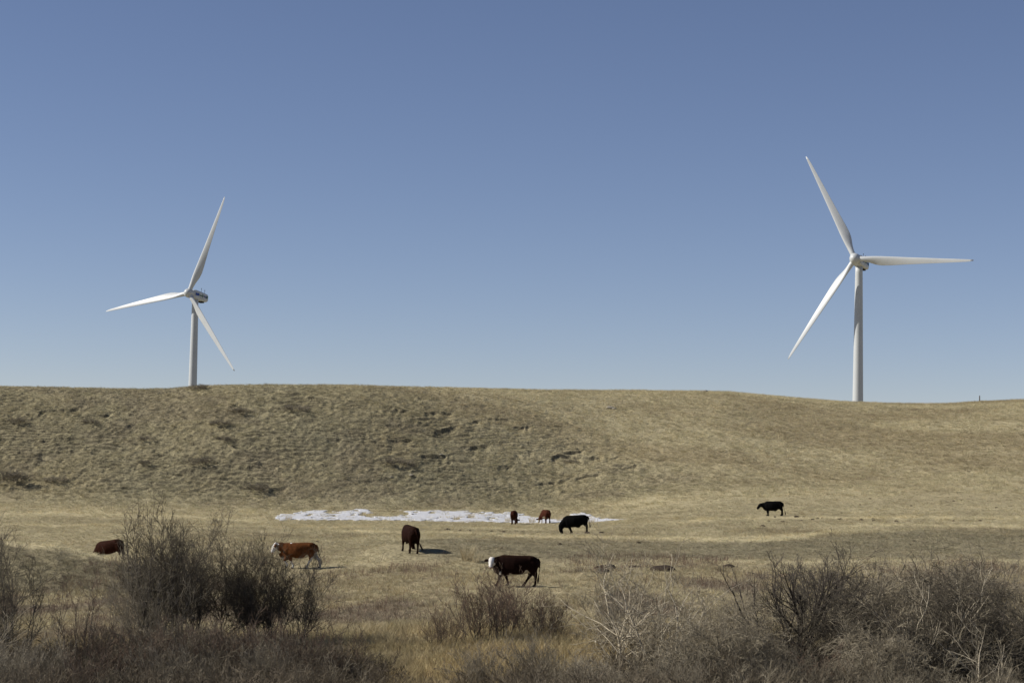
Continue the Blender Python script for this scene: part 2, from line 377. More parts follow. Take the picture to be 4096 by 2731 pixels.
# ------------------------------------------------------------------ snow patch lying along the foot of the hill
SN_T = [(1085, 2073), (1110, 2056), (1180, 2046), (1340, 2043), (1480, 2036), (1520, 2044), (1500, 2052), (1430, 2056), (1440, 2064), (1640, 2062), (1620, 2050), (1590, 2041), (1700, 2043), (1900, 2046), (2060, 2050), (2110, 2056), (2090, 2062), (2160, 2068), (2235, 2079), (2290, 2056), (2310, 2047), (2340, 2050), (2370, 2062), (2410, 2070), (2460, 2076), (2530, 2084), (2500, 2096), (2410, 2101), (2340, 2098), (2290, 2091), (2250, 2088), (2190, 2092), (2100, 2090), (2000, 2088), (1800, 2087), (1650, 2083), (1500, 2081), (1300, 2081), (1150, 2079), (1100, 2080)]
def inpoly(px, py, poly):
    ins = np.zeros(px.shape, bool); n = len(poly); j = n - 1
    for i in range(n):
        xi_, yi_ = poly[i]; xj, yj = poly[j]
        cond = ((yi_ > py) != (yj > py)) & (px < (xj - xi_) * (py - yi_) / (yj - yi_ + 1e-9) + xi_)
        ins ^= cond; j = i
    return ins
SPOLY = []
for p in SN_T:
    v = ground_at(*p, y0=185, y1=235); SPOLY.append((v.x, v.y))
sx = np.arange(-28, 13.5, .11); sy = np.arange(188, 224, .16)
SX, SY = np.meshgrid(sx, sy)
nx = (fbm(SX / 1.1, SY / 2.0, 91, 5) - .5) * 1.6; ny = (fbm(SX / .9, SY / 1.6, 95, 5) - .5) * 5.5
ins = inpoly(SX + nx, SY + ny, SPOLY)
ins &= ~(fbm(SX / .9, SY / 1.5, 97, 5) > .70)
SZ = HG(SX.ravel(), SY.ravel()).reshape(SX.shape)
# smooth the snow top over the lumps
pad = np.pad(SZ, 3, mode='edge'); SZs = sum(pad[3 + a:3 + a + SZ.shape[0], 3 + b:3 + b + SZ.shape[1]] for a in range(-3, 4) for b in range(-3, 4)) / 49
cnt = np.pad(ins.astype(float), 2); edge = sum(cnt[2 + a:2 + a + ins.shape[0], 2 + b:2 + b + ins.shape[1]] for a in range(-2, 3) for b in range(-2, 3)) / 25
ST = SZs + .06 * edge - .008 + (fbm(SX / .25, SY / .3, 99, 3) - .5) * .045
ii = -np.ones(SX.shape, int); cell = ins[:-1, :-1] & ins[1:, :-1] & ins[:-1, 1:] & ins[1:, 1:]
use = np.zeros(SX.shape, bool)
for a, b in ((slice(None, -1), slice(None, -1)), (slice(1, None), slice(None, -1)), (slice(None, -1), slice(1, None)), (slice(1, None), slice(1, None))):
    use[a, b] |= cell
ii[use] = np.arange(use.sum())
V1 = np.stack([SX[use], SY[use], ST[use]], -1)
q = np.stack([ii[:-1, :-1][cell], ii[:-1, 1:][cell], ii[1:, 1:][cell], ii[1:, :-1][cell]], -1)
V2 = V1.copy(); V2[:, 2] = np.minimum(SZ[use], V1[:, 2]) - .12
# side skirt from boundary edges
ed = {}
for f in q.tolist():
    for a, b in zip(f, f[1:] + f[:1]):
        if (b, a) in ed: del ed[(b, a)]
        else: ed[(a, b)] = 1
n1_ = len(V1); sk = np.array([(b, a, a + n1_, b + n1_) for a, b in ed])
sm_ = mesh_np('snow', np.vstack([V1, V2]), np.vstack([q, sk]), M_snow, False)
tag(link('snow', sm_), kind='structure')

# ------------------------------------------------------------------ instanced ground cover (uncountable: stuff)
def ribbons(rng, n, h, spread, wd, bend, segs=2, lean=.35):
    V = []; F = []
    for i in range(n):
        a = rng.uniform(0, 2 * math.pi); rr = spread * math.sqrt(rng.uniform(0, 1)); bx, by = rr * math.cos(a), rr * math.sin(a)
        da = a + rng.normal(0, .7); hh = h * rng.uniform(.55, 1.1); le = lean * rng.uniform(.3, 1.3)
        fa = rng.uniform(0, math.pi); wx, wy = math.cos(fa) * wd / 2, math.sin(fa) * wd / 2
        b0 = len(V)
        for s in range(segs + 1):
            u = s / segs; off = (le * u + bend * u * u) * hh; z = hh * (u - .25 * bend * u * u) - (.04 if s == 0 else 0)
            cx, cy = bx + math.cos(da) * off, by + math.sin(da) * off
            k_ = (1 - u * .85)
            V.append((cx - wx * k_, cy - wy * k_, z)); V.append((cx + wx * k_, cy + wy * k_, z))
        for s in range(segs): F.append((b0 + 2 * s, b0 + 2 * s + 1, b0 + 2 * s + 3, b0 + 2 * s + 2))
    return np.array(V), np.array(F)
def variants(name, k, fn, m):
    col = bpy.data.collections.new(name)
    for i in range(k):
        V, F = fn(np.random.default_rng(100 + i))
        o = bpy.data.objects.new(name + '_clump', mesh_np(name + '_clump', V, F, m)); col.objects.link(o)
    return col
def scatter(name, pts, rot, scl, tint, nvar, col, rng):
    me = bpy.data.meshes.new(name); me.vertices.add(len(pts)); me.vertices.foreach_set('co', pts.astype(np.float32).ravel())
    def at_(nm, ty, arr, key):
        a = me.attributes.new(nm, ty, 'POINT'); a.data.foreach_set(key, arr.astype(np.int32 if ty == 'INT' else np.float32).ravel())
    at_('rot', 'FLOAT_VECTOR', rot, 'vector'); at_('scl', 'FLOAT_VECTOR', scl, 'vector')
    at_('idx', 'INT', rng.integers(0, nvar, len(pts)), 'value')
    t4 = np.ones((len(pts), 4)); t4[:, :3] = tint; at_('tint', 'FLOAT_COLOR', t4, 'color')
    o = link(name, me)
    ng = bpy.data.node_groups.new(name, 'GeometryNodeTree')
    ng.interface.new_socket('Geometry', in_out='INPUT', socket_type='NodeSocketGeometry'); ng.interface.new_socket('Geometry', in_out='OUTPUT', socket_type='NodeSocketGeometry')
    N = ng.nodes; L = ng.links
    gi = N.new('NodeGroupInput'); go = N.new('NodeGroupOutput'); ip = N.new('GeometryNodeInstanceOnPoints'); ci = N.new('GeometryNodeCollectionInfo')
    ci.inputs['Collection'].default_value = col; ci.inputs['Separate Children'].default_value = True; ci.inputs['Reset Children'].default_value = True
    def na(nm, ty):
        n = N.new('GeometryNodeInputNamedAttribute'); n.data_type = ty; n.inputs['Name'].default_value = nm; return n.outputs['Attribute']
    L.new(gi.outputs[0], ip.inputs['Points']); L.new(ci.outputs[0], ip.inputs['Instance']); ip.inputs['Pick Instance'].default_value = True
    L.new(na('idx', 'INT'), ip.inputs['Instance Index']); L.new(na('rot', 'FLOAT_VECTOR'), ip.inputs['Rotation']); L.new(na('scl', 'FLOAT_VECTOR'), ip.inputs['Scale'])
    L.new(ip.outputs[0], go.inputs[0])
    md = o.modifiers.new('scatter', 'NODES'); md.node_group = ng
    return o
def rand_pts(rng, n, y0, y1, tmax=.335):
    # uniform in area over a wedge
    Y = np.sqrt(rng.uniform(y0 ** 2, y1 ** 2, n)); return rng.uniform(-tmax, tmax, n) * Y, Y
rg = np.random.default_rng(7)
bands = [(40, 75, 15), (75, 105, 13), (105, 150, 7), (150, 212, 5.5), (212, 320, 6.5)]
PX, PY = [], []
for a, b, den in bands:
    n = int(.335 * (b * b - a * a) * den); x_, y_ = rand_pts(rg, n, a, b); PX.append(x_); PY.append(y_)
PX = np.concatenate(PX); PY = np.concatenate(PY)
keep = (rg.uniform(0, 1, len(PX)) < .16) | ~inpoly(PX + (fbm(PX / 1.1, PY / 2.0, 91, 4) - .5) * 1.3, PY + (fbm(PX / 1.1, PY / 2.0, 95, 4) - .5) * 4.5, SPOLY)
keep &= rg.uniform(0, 1, len(PX)) < .25 + 1.1 * fbm(PX / 1.6, PY / 1.6, 81, 3)
keep &= ~((PY < 46) & (PX > 99))
yrp = np.interp(2048 + PX / PY * FPX, YRX, YRV); keep &= PY < yrp + 12
PX, PY = PX[keep], PY[keep]
PZ = HG(PX, PY)
def make_scatter(name, x_, y_, z_, hs, ws, tint, nvar, col, rng, tilt=.12):
    n = len(x_); rot = np.stack([rng.normal(0, tilt, n), rng.normal(0, tilt, n), rng.uniform(0, 6.28, n)], -1)
    return scatter(name, np.stack([x_, y_, z_], -1), rot, np.stack([ws, ws, hs], -1), tint, nvar, col, rng)
cv = cover(PX, PY); n = len(PX)
tint = cv * (1.15 + .75 * (rg.uniform(0, 1, n)[:, None] - .5)) * (1 + (rg.uniform(0, 1, (n, 3)) - .5) * .06)
pt = PX / PY
hgt = .75 + .5 * rg.uniform(0, 1, n)
hgt *= np.where(PY > 214, 1.0, 1.0) * (1 + .5 * (1 - sst(70, 95, PY))) 
hgt *= .45 + 1.1 * fbm(PX / 3, PY / 4, 83, 3)
hgt *= np.where(PY > 205, .85, np.where(PY > 72, .52, 1.0))
COWS = [(2073, 88.6), (1203, 106), (2307, 152), (3095, 182), (450, 128), (1640, 110), (2054, 196), (2181, 196)]
def near_cow(x, y, r=1.8, front=6.0):
    m = np.zeros(len(x), bool)
    for a, b in COWS:
        cx = ray(a, 2150).x * b; m |= (np.abs(x - cx - .2) < r) & (y < b + 1.6) & (y > b - front)
    return m
hgt *= np.where(near_cow(PX, PY), .32, 1.0)
rsr = HG(PX, PY, riser); tkk = HG(PX, PY, trk)
lfp = (1 - sst(-.02, .13, PX / PY)) * sst(212, 220, PY)
hgt *= 1 - .15 * lfp
dry = (rg.uniform(0, 1, len(PX)) < .88 * sst(.2, .4, rsr)) | (tkk > .35)
hgt = np.where(dry, .02, hgt)
onbank = np.exp(-((PY - 117) / 10.0) ** 2) * sst(-.12, .02, pt); hgt *= 1 - .45 * onbank
wsc = .8 + .5 * rg.uniform(0, 1, n); wsc *= np.where(PY > 205, 1.35, 1.0)
colG = variants('short_grass', 8, lambda r: ribbons(r, 22, .26, .16, .016, .5, 2, .55), M_grass)
tag(make_scatter('grass', PX, PY, PZ, hgt, wsc, tint, 8, colG, rg), 'low dead tufts of prairie grass covering valley and hillside', 'grass', kind='stuff')
# taller standing grass: meadow, terrace edges, golden creek grass in front
n = 26000; x_, y_ = rand_pts(rg, n, 42, 212, .32)
tt = x_ / y_
pr = 1.6 * (1 - sst(64, 76, y_)) + .30 * np.exp(-((y_ - 92) / 10.0) ** 2) + .25 * np.exp(-((y_ - 143) / 6) ** 2) + .3 * np.exp(-((y_ - 177) / 9) ** 2)
pr *= sst(.35, .6, fbm(x_ / 3.5, y_ / 4, 85, 3)) * 1.3
kp = rg.uniform(0, 1, n) < pr
kp &= ~inpoly(x_, y_, SPOLY) & ~near_cow(x_, y_)
x_, y_ = x_[kp], y_[kp]; n = len(x_)
tc_ = cover(x_, y_) * np.array([1.12, 1.06, .95]) * (1 + .4 * (rg.uniform(0, 1, n)[:, None] - .5))
hs = (.55 + .5 * rg.uniform(0, 1, n)) * (1 - .45 * sst(80, 110, y_))
colT = variants('tall_grass', 8, lambda r: ribbons(r, 26, .62, .14, .012, .35, 3, .3), M_grass)
tag(make_scatter('tall_grass', x_, y_, HG(x_, y_), hs, .9 + .4 * rg.uniform(0, 1, n), tc_, 8, colT, rg), 'tall straw coloured grass standing in the meadow and along the creek', 'grass', kind='stuff')
# reddish dry weed stalks in the meadow
n = 16000; x_, y_ = rand_pts(rg, n, 44, 112, .32)
pr = sst(.5, .66, fbm(x_ / 5, y_ / 6, 75, 3)) * .8 + .04
kp = (rg.uniform(0, 1, n) < pr) & ~near_cow(x_, y_, 1.5, 5); x_, y_ = x_[kp], y_[kp]; n = len(x_)
tw = np.array([.17, .115, .085]) * (1 + .6 * (rg.uniform(0, 1, n)[:, None] - .5))
colW = variants('weeds', 6, lambda r: ribbons(r, 9, .42, .16, .011, .1, 2, .25), M_grass)
tag(make_scatter('dry_weeds', x_, y_, HG(x_, y_), .6 + .6 * rg.uniform(0, 1, n), 1 + .4 * rg.uniform(0, 1, n), tw, 6, colW, rg), 'reddish brown dry weed stalks in patches across the meadow', 'weeds', kind='stuff')

# ------------------------------------------------------------------ bare shrubs
def nrm(a): return a / np.maximum(np.linalg.norm(a, axis=-1, keepdims=True), 1e-9)
def grow(st, d, ln, r0, r1, K, wig, trop, rng):
    N = len(st); P = np.zeros((N, K + 1, 3)); P[:, 0] = st; d = nrm(d)
    D = np.zeros((N, K, 3))
    for k in range(K):
        d = nrm(d + wig * rng.normal(0, 1, (N, 3)) + np.array([0, 0, trop]))
        P[:, k + 1] = P[:, k] + d * (ln / K)[:, None]; D[:, k] = d
    u = np.linspace(0, 1, K + 1)
    Rr = r0[:, None] * (1 - u) + r1[:, None] * u
    return P, Rr, D
def spawn(P, Rr, D, ln, nc, tmin, ang, lr, rng, rr=.6, tmax=1.0):
    N, K1, _ = P.shape; K = K1 - 1
    pid = np.repeat(np.arange(N), nc); n = len(pid)
    u = rng.uniform(tmin, tmax, n) * K; i = np.minimum(u.astype(int), K - 1); f = (u - i)[:, None]
    st = P[pid, i] * (1 - f) + P[pid, i + 1] * f
    rad = Rr[pid, i] * (1 - f[:, 0]) + Rr[pid, i + 1] * f[:, 0]
    d0 = D[pid, i]; v = rng.normal(0, 1, (n, 3)); v = nrm(v - (v * d0).sum(-1, keepdims=True) * d0)
    a = R(ang) * rng.uniform(.5, 1.3, n)[:, None]
    d = d0 * np.cos(a) + v * np.sin(a)
    l2 = ln[pid] * lr * rng.uniform(.55, 1.25, n) * (1.25 - .6 * u / K)
    return st, d, l2, rad * rr
def tubes(parts, S=3):
    Vs, Fs, off = [], [], 0
    for P, Rr, D in parts:
        N, K1, _ = P.shape
        T = np.concatenate([D, D[:, -1:]], 1)
        ref = nrm(np.tile(np.array([[.31, .87, .38]]), (N, 1)) + .05)[:, None]
        A = nrm(np.cross(T, np.broadcast_to(ref, T.shape))); B = np.cross(T, A)
        th = np.arange(S) * 2 * math.pi / S
        ring = A[:, :, None] * np.cos(th)[None, None, :, None] + B[:, :, None] * np.sin(th)[None, None, :, None]
        V = P[:, :, None] + ring * Rr[:, :, None, None]
        Vs.append(V.reshape(-1, 3))
        ix = (np.arange(N * K1 * S)).reshape(N, K1, S) + off
        a = ix[:, :-1]; b = ix[:, 1:]
        F = np.stack([a, np.roll(a, -1, 2), np.roll(b, -1, 2), b], -1).reshape(-1, 4)
        Fs.append(F); off += N * K1 * S
    return np.vstack(Vs), np.vstack(Fs)
def shrub_mesh(seed, h=2.6, nst=16, spread=.9, lean=28, stem_r=.022, wig=.16, trop=.08, c1=6, c2=6, c3=0, twr=.0042, a1=32, l1=.5, l2=.45, a2=38, base_r=.35, tw_wig=.18, tw_trop=.05, hvar=.25):
    rng = np.random.default_rng(seed)
    az = rng.uniform(0, 2 * math.pi, nst); rr = base_r * np.sqrt(rng.uniform(0, 1, nst))
    st = np.stack([np.cos(az) * rr, np.sin(az) * rr, np.full(nst, -.15)], -1)
    le = np.radians(lean) * np.abs(rng.normal(0, .8, nst)) 
    az2 = az + rng.normal(0, .5, nst)
    d = np.stack([np.cos(az2) * np.sin(le), np.sin(az2) * np.sin(le), np.cos(le)], -1)
    ln = h * np.clip(1 + rng.normal(0, hvar, nst), .4, 1.25) * 1.1
    s = grow(st, d, ln, stem_r * rng.uniform(.6, 1.3, nst), np.full(nst, stem_r * .18), 9, wig, trop, rng)
    a = spawn(*s, ln, c1, .18, a1, l1, rng, .6, .97)
    b1 = grow(a[0], a[1], a[2], a[3], np.maximum(a[3] * .25, twr), 6, wig * 1.1, trop, rng)
    a = spawn(*b1, a[2], c2, .12, a2, l2, rng, .6)
    b2 = grow(a[0], a[1], a[2], np.maximum(a[3], twr * 1.15), np.full(len(a[0]), twr * .7), 4, tw_wig, tw_trop, rng)
    tw = [b2]
    if c3:
        a = spawn(*b2, a[2], c3, .15, a2, .6, rng, .7)
        tw.append(grow(a[0], a[1], a[2], np.full(len(a[0]), twr), np.full(len(a[0]), twr * .6), 3, tw_wig, tw_trop, rng))
    return tubes([s, b1], 5), tubes(tw, 3)
SH = {}
def shrub(kind, px, py, Y, scale, rz, label, group, mats, name='bare_shrub', squash=1.0, cat='shrub', **kw):
    key = (kind, mats[0].name, mats[1].name)
    if key not in SH:
        (V, F), (V2, F2) = shrub_mesh(**KIND[kind])
        SH[key] = (mesh_np('stems', V, F, mats[0], True), mesh_np('twigs', V2, F2, mats[1], True))
    d = ray(px, py); x = d.x * Y
    e = empty(name, (x, Y, H(x, Y)), rz); e.scale = (scale * squash, scale * squash, scale)
    link('stems', SH[key][0], e); link('twigs', SH[key][1], e)
    tag(e, label, cat, group); return e
KIND = {
 'willow':  dict(seed=1, h=2.75, nst=24, lean=26, stem_r=.024, wig=.13, trop=.10, c1=9, c2=9, c3=4, twr=.0040, base_r=.55, hvar=.17),
 'willow2': dict(seed=2, h=2.5, nst=18, lean=34, stem_r=.022, wig=.15, trop=.09, c1=8, c2=7, c3=3, twr=.0044, base_r=.5),
 'sparse':  dict(seed=3, h=2.9, nst=8, lean=14, stem_r=.024, wig=.10, trop=.10, c1=9, c2=6, c3=2, twr=.0048, a1=30, l1=.38, base_r=.3),
 'upright': dict(seed=4, h=1.35, nst=34, lean=24, stem_r=.010, wig=.10, trop=.07, c1=6, c2=5, c3=1, twr=.0042, a1=24, l1=.5, base_r=.55),
 'upright2': dict(seed=5, h=1.3, nst=30, lean=30, stem_r=.010, wig=.12, trop=.06, c1=6, c2=5, c3=1, twr=.0042, a1=28, l1=.5, base_r=.6),
 'dead':    dict(seed=6, h=3.0, nst=7, lean=24, stem_r=.034, wig=.17, trop=.05, c1=7, c2=5, c3=1, twr=.0070, a1=44, l1=.5, l2=.5, base_r=.3, tw_wig=.24, tw_trop=-.02),
 'dead2':   dict(seed=16, h=3.0, nst=5, lean=22, stem_r=.036, wig=.19, trop=.06, c1=8, c2=5, c3=2, twr=.0068, a1=50, l1=.48, l2=.5, base_r=.25, tw_wig=.26, tw_trop=-.01),
 'tangle':  dict(seed=8, h=2.9, nst=22, lean=38, stem_r=.026, wig=.22, trop=.04, c1=9, c2=8, c3=3, twr=.0058, a1=50, l1=.46, l2=.55, base_r=.9, tw_wig=.30, tw_trop=-.05),
 'tangle2': dict(seed=9, h=3.2, nst=18, lean=34, stem_r=.030, wig=.22, trop=.05, c1=10, c2=8, c3=3, twr=.0056, a1=48, l1=.45, l2=.5, base_r=.8, tw_wig=.28, tw_trop=-.04),
 'tangle3': dict(seed=19, h=2.7, nst=22, lean=46, stem_r=.024, wig=.25, trop=.03, c1=9, c2=8, c3=3, twr=.0058, a1=56, l1=.5, l2=.55, base_r=1.0, tw_wig=.34, tw_trop=-.06),
 'low':     dict(seed=10, h=.85, nst=18, lean=40, stem_r=.008, wig=.17, trop=.05, c1=6, c2=5, c3=1, twr=.0040, a1=34, l1=.55, base_r=.4),
 'hillbush': dict(seed=11, h=1.0, nst=40, lean=52, stem_r=.014, wig=.2, trop=.03, c1=7, c2=5, c3=0, twr=.011, a1=40, l1=.6, base_r=1.0),
}
def branch_tree(name, px, py, Y, seed, label, h=3.6, trunk_r=.055, fork=.8, lean=.1, mats=None, group=None, nb=6, bl=.62, ang=40):
    rng = np.random.default_rng(seed)
    t = grow(np.array([[0, 0, -.2]]), np.array([[lean, 0, 1.0]]), np.array([h * .55]), np.array([trunk_r]), np.array([trunk_r * .55]), 6, .05, .02, rng)
    a = spawn(*t, np.array([h]), nb + 5, .35, ang, bl, rng, .75)
    L1 = grow(a[0], a[1], a[2], a[3], a[3] * .35, 8, .09, .07, rng)
    b = spawn(*L1, a[2], 7, .15, 34, .55, rng, .62)
    L2 = grow(b[0], b[1], b[2], b[3], np.maximum(b[3] * .3, .005), 6, .11, .05, rng)
    c = spawn(*L2, b[2], 6, .12, 36, .5, rng, .6)
    L3 = grow(c[0], c[1], c[2], np.maximum(c[3], .006), np.full(len(c[0]), .0035), 4, .14, .04, rng)
    d_ = spawn(*L3, c[2], 3, .2, 38, .55, rng, .7)
    L4 = grow(d_[0], d_[1], d_[2], np.full(len(d_[0]), .0045), np.full(len(d_[0]), .003), 3, .14, .03, rng)
    d = ray(px, py); x = d.x * Y
    e = empty(name, (x, Y, H(x, Y)))
    V, F = tubes([t], 8); link('trunk', mesh_np('trunk', V, F, mats[0], True), e)
    V, F = tubes([L1, L2], 5); V2, F2 = tubes([L3, L4], 3)
    link('branches', mesh_np('branches', V, F, mats[0], True), e); link('crown', mesh_np('crown', V2, F2, mats[1], True), e)
    tag(e, label, 'tree', group); return e

WD = (M_bark_dark, M_twig_dark); WG = (M_bark_grey, M_twig_grey); WR = (M_bark_dark, M_twig_red); BL = (M_bleached, M_bleach2); TG = (M_bark_grey, M_bleach2)
GW = 'bare willows beside the creek'
shrub('willow', 780, 0, 66, 1.04, .3, 'dense dark leafless willow under the left turbine, largest bush on the left', GW, WD, 'bare_willow')
shrub('sparse', 690, 0, 65, 1.16, 1.0, 'tallest thin willow stems poking up out of the large left willow clump', GW, WD, 'bare_willow')
shrub('willow2', 900, 0, 68, 1.08, 2.2, 'leafless willow filling the right shoulder of the large left clump', GW, WD, 'bare_willow')
shrub('willow2', 655, 0, 64, .84, 4.0, 'greyish willow leaning out on the left flank of the large left clump', GW, WG, 'bare_willow')
shrub('willow', 1110, 0, 67, .84, 1.3, 'dark bare willow directly below the orange cow with a white face', GW, WD, 'bare_willow')
shrub('willow2', 1245, 0, 68, .86, 5.1, 'small dark willow at the right end of the left thicket', GW, WD, 'bare_willow')
shrub('willow2', -40, 0, 58, 1.12, .4, 'dark leafless willow cut off by the left edge of the picture', GW, WD, 'bare_willow')
shrub('sparse', 170, 0, 59, .86, .4, 'thin dark forked willow near the left edge', GW, WD, 'bare_willow')
shrub('sparse', 375, 0, 55, .74, 3.3, 'slender single-stemmed sapling between left edge and large willow', GW, WR, 'bare_willow')
shrub('upright', 2000, 0, 67, 1.18, .4, 'upright reddish brown shrub below the dark cow with white face', 'red-stemmed shrubs', WR, 'red_stemmed_shrub')
shrub('upright2', 2110, 0, 69, 1.05, 2.4, 'reddish shrub growing against the right side of the upright one below the dark cow', 'red-stemmed shrubs', WR, 'red_stemmed_shrub')
shrub('upright2', 1830, 0, 66, .72, 4.4, 'small thin shrub left of the upright reddish shrub', 'red-stemmed shrubs', WR, 'red_stemmed_shrub')
shrub('upright', 2230, 0, 68, .78, 3.4, 'short reddish shrub between the upright shrub and the bleached dead bush', 'red-stemmed shrubs', WR, 'red_stemmed_shrub')
shrub('dead2', 2500, 0, 56, .98, 2.6, 'bleached dead bush with crooked pale branches, left one of the pair', 'bleached dead bushes', BL, 'dead_bush')
shrub('dead', 2690, 0, 55, .95, 1.2, 'bleached dead bush with a straight pale stem, right one of the pair', 'bleached dead bushes', BL, 'dead_bush')
shrub('willow2', 2540, 0, 62, .80, 1.6, 'fine grey twiggy shrub standing behind the two bleached dead bushes', 'grey twiggy shrubs', WG, 'grey_shrub')
shrub('tangle3', 2840, 0, 54, .74, 1.1, 'low tangle of pale grey branches left of the dark forked tree', 'tangled thicket bushes', TG, 'tangled_bush')
shrub('tangle', 2990, 0, 54, .66, 3.1, 'grey tangled bush at the foot of the dark forked tree', 'tangled thicket bushes', TG, 'tangled_bush')
branch_tree('small_tree', 3190, 0, 56, 21, 'small dark leafless tree with a low forked trunk, left of the pair', h=3.75, trunk_r=.08, mats=(M_bark_tree, M_bark_dark), group='bare trees on the right', nb=8, bl=.66, ang=50)
branch_tree('small_tree', 3255, 0, 60, 23, 'small leafless tree with a pale leaning trunk, right of the pair', h=3.9, lean=.13, trunk_r=.07, mats=(M_bark_grey, M_bark_dark), group='bare trees on the right', nb=5, bl=.6)
shrub('tangle2', 3480, 0, 60, .86, .5, 'dark tangled bush just right of the two small trees', 'tangled thicket bushes', WD, 'tangled_bush')
shrub('tangle', 3620, 0, 59, .95, 2.0, 'dense tangled bush with curling pale tips in the middle of the right thicket', 'tangled thicket bushes', TG, 'tangled_bush')
shrub('tangle2', 3770, 0, 60, .92, 3.5, 'tangled bush with an arching pale branch at the top of the right thicket', 'tangled thicket bushes', TG, 'tangled_bush')
shrub('tangle3', 3930, 0, 58, 1.0, 4.6, 'sprawling tangled bush near the right edge', 'tangled thicket bushes', WD, 'tangled_bush')
shrub('tangle2', 4110, 0, 57, .9, 5.6, 'tangled bush cut off by the right edge of the picture', 'tangled thicket bushes', TG, 'tangled_bush')
shrub('tangle3', 3360, 0, 55, .78, 5.2, 'low dark tangled bush in front of the two small trees', 'tangled thicket bushes', WD, 'tangled_bush')
shrub('tangle', 3560, 0, 52, .66, 1.2, 'brownish tangled bush at the bottom edge below the right thicket', 'tangled thicket bushes', TG, 'tangled_bush')
shrub('tangle', 3540, 0, 62, .98, 4.4, 'grey tangled bush at the back of the thicket right of the two small trees', 'tangled thicket bushes', TG, 'tangled_bush')
shrub('tangle3', 3700, 0, 55, .95, .2, 'dark sprawling bush low in the middle of the right thicket', 'tangled thicket bushes', WD, 'tangled_bush')
shrub('tangle', 3860, 0, 61, 1.0, 5.5, 'grey tangled bush at the back of the right thicket near the edge', 'tangled thicket bushes', TG, 'tangled_bush')
shrub('tangle3', 4030, 0, 54, .9, 3.0, 'dark bush low in the bottom right corner of the picture', 'tangled thicket bushes', WD, 'tangled_bush')
shrub('tangle2', 2930, 0, 58, .72, 1.9, 'greyish tangled bush just left of the dark forked tree trunk', 'tangled thicket bushes', TG, 'tangled_bush')
shrub('dead', 3730, 0, 54, .85, 4.4, 'pale crooked dead bush standing in the dark right thicket', 'bleached dead bushes', BL, 'dead_bush')
shrub('dead2', 3980, 0, 50, .62, .9, 'bleached branches lying in the bottom right corner', 'bleached dead bushes', BL, 'dead_bush')
shrub('tangle3', 2350, 0, 51, .36, 1.9, 'low bleached dead branches sprawling left of the pair of dead bushes', 'bleached dead bushes', BL, 'dead_bush')
shrub('dead', 0, 0, 54, .55, 3.9, 'pale broken dead branches at the left edge', 'bleached dead bushes', BL, 'dead_bush')
shrub('upright', 250, 0, 53, .85, 2.9, 'low grey brown shrub in the bottom left foreground', 'grey twiggy shrubs', WG, 'grey_shrub')
shrub('upright2', 620, 0, 54, .95, .9, 'low brownish shrub at the foot of the tallest thin willow stems', 'red-stemmed shrubs', WR, 'red_stemmed_shrub')
shrub('upright', 1000, 0, 56, .95, 1.9, 'low reddish shrub below the gap between the two dark willow clumps', 'red-stemmed shrubs', WR, 'red_stemmed_shrub')
shrub('upright2', 1290, 0, 54, 1.0, 3.9, 'reddish fan of thin stems at the bottom right of the left thicket', 'red-stemmed shrubs', WR, 'red_stemmed_shrub')

for i, (a, Y_, sc_, kd, mt_, lb) in enumerate([
    (90, 50, .8, 'upright2', WG, 'greyish shrub in the bottom left corner of the picture'), (430, 50, .75, 'upright', WR, 'brownish low shrub on the bottom edge left of the large willow'),
    (760, 51, .8, 'upright2', WG, 'grey low shrub on the bottom edge under the large willow'), (880, 55, .9, 'upright', WR, 'brownish shrub at the foot of the right shoulder of the willow clump'),
    (1130, 52, .75, 'upright', WG, 'grey fan shaped shrub on the bottom edge below the small dark willow'), (1480, 56, .5, 'upright2', WR, 'small brownish shrub at the left end of the golden grass gap'),
    (1950, 54, .7, 'upright2', WG, 'low grey shrub in front of the upright reddish shrubs'), (2180, 55, .8, 'upright', WG, 'greyish shrub in front of the short reddish one'),
    (2420, 50, .7, 'upright2', WG, 'low twiggy shrub on the bottom edge before the crooked dead bush'), (2780, 50, .72, 'upright', WG, 'low twiggy shrub on the bottom edge before the straight dead bush'),
    (3080, 50, .8, 'upright2', WD, 'dark low shrub on the bottom edge below the forked tree'), (3300, 51, .75, 'upright', WR, 'brown low shrub on the bottom edge right of the forked tree')]):
    shrub(kd, a, 0, Y_, sc_, i * 1.9, lb, 'low shrubs along the creek', mt_, 'low_shrub')
# low brush too dense to count, along the creek
def brush_var(r):
    kw = dict(KIND['low']); kw['seed'] = int(r.integers(1, 9999)); kw['twr'] = .0048
    (V, F), (V2, F2) = shrub_mesh(**kw)
    return np.vstack([V, V2]), np.vstack([F, F2 + len(V)])
colB = variants('brush', 5, brush_var, M_grass)
n = 5200; x_, y_ = rand_pts(rg, n, 44, 66, .30); tt = x_ / y_
dens = np.interp(2048 + tt * FPX, [-400, 0, 900, 1350, 1500, 1850, 2100, 2300, 3000, 4096, 4600], [.13, .14, .19, .16, .03, .04, .09, .13, .20, .22, .2])
lim = np.interp(2048 + tt * FPX, [0, 900, 1400, 1700, 2300, 3000, 4096], [60, 62, 58, 54, 58, 62, 62])
kp = (rg.uniform(0, 1, n) < dens * (.3 + 1.2 * fbm(x_ / 2.5, y_ / 2.5, 87, 2))) & (y_ < lim)
x_, y_, tt = x_[kp], y_[kp], tt[kp]; n = len(x_)
cr = np.array([.19, .150, .105]); cg = np.array([.34, .30, .215])
kk = (rg.uniform(0, 1, n) * .75 + .25 * sst(.03, .12, tt))[:, None]
tb = .80 * (cr * (1 - kk) + cg * kk) * (1 + .7 * (rg.uniform(0, 1, n)[:, None] - .5))  # tint lowered overall to paint deeper shadow into the brush
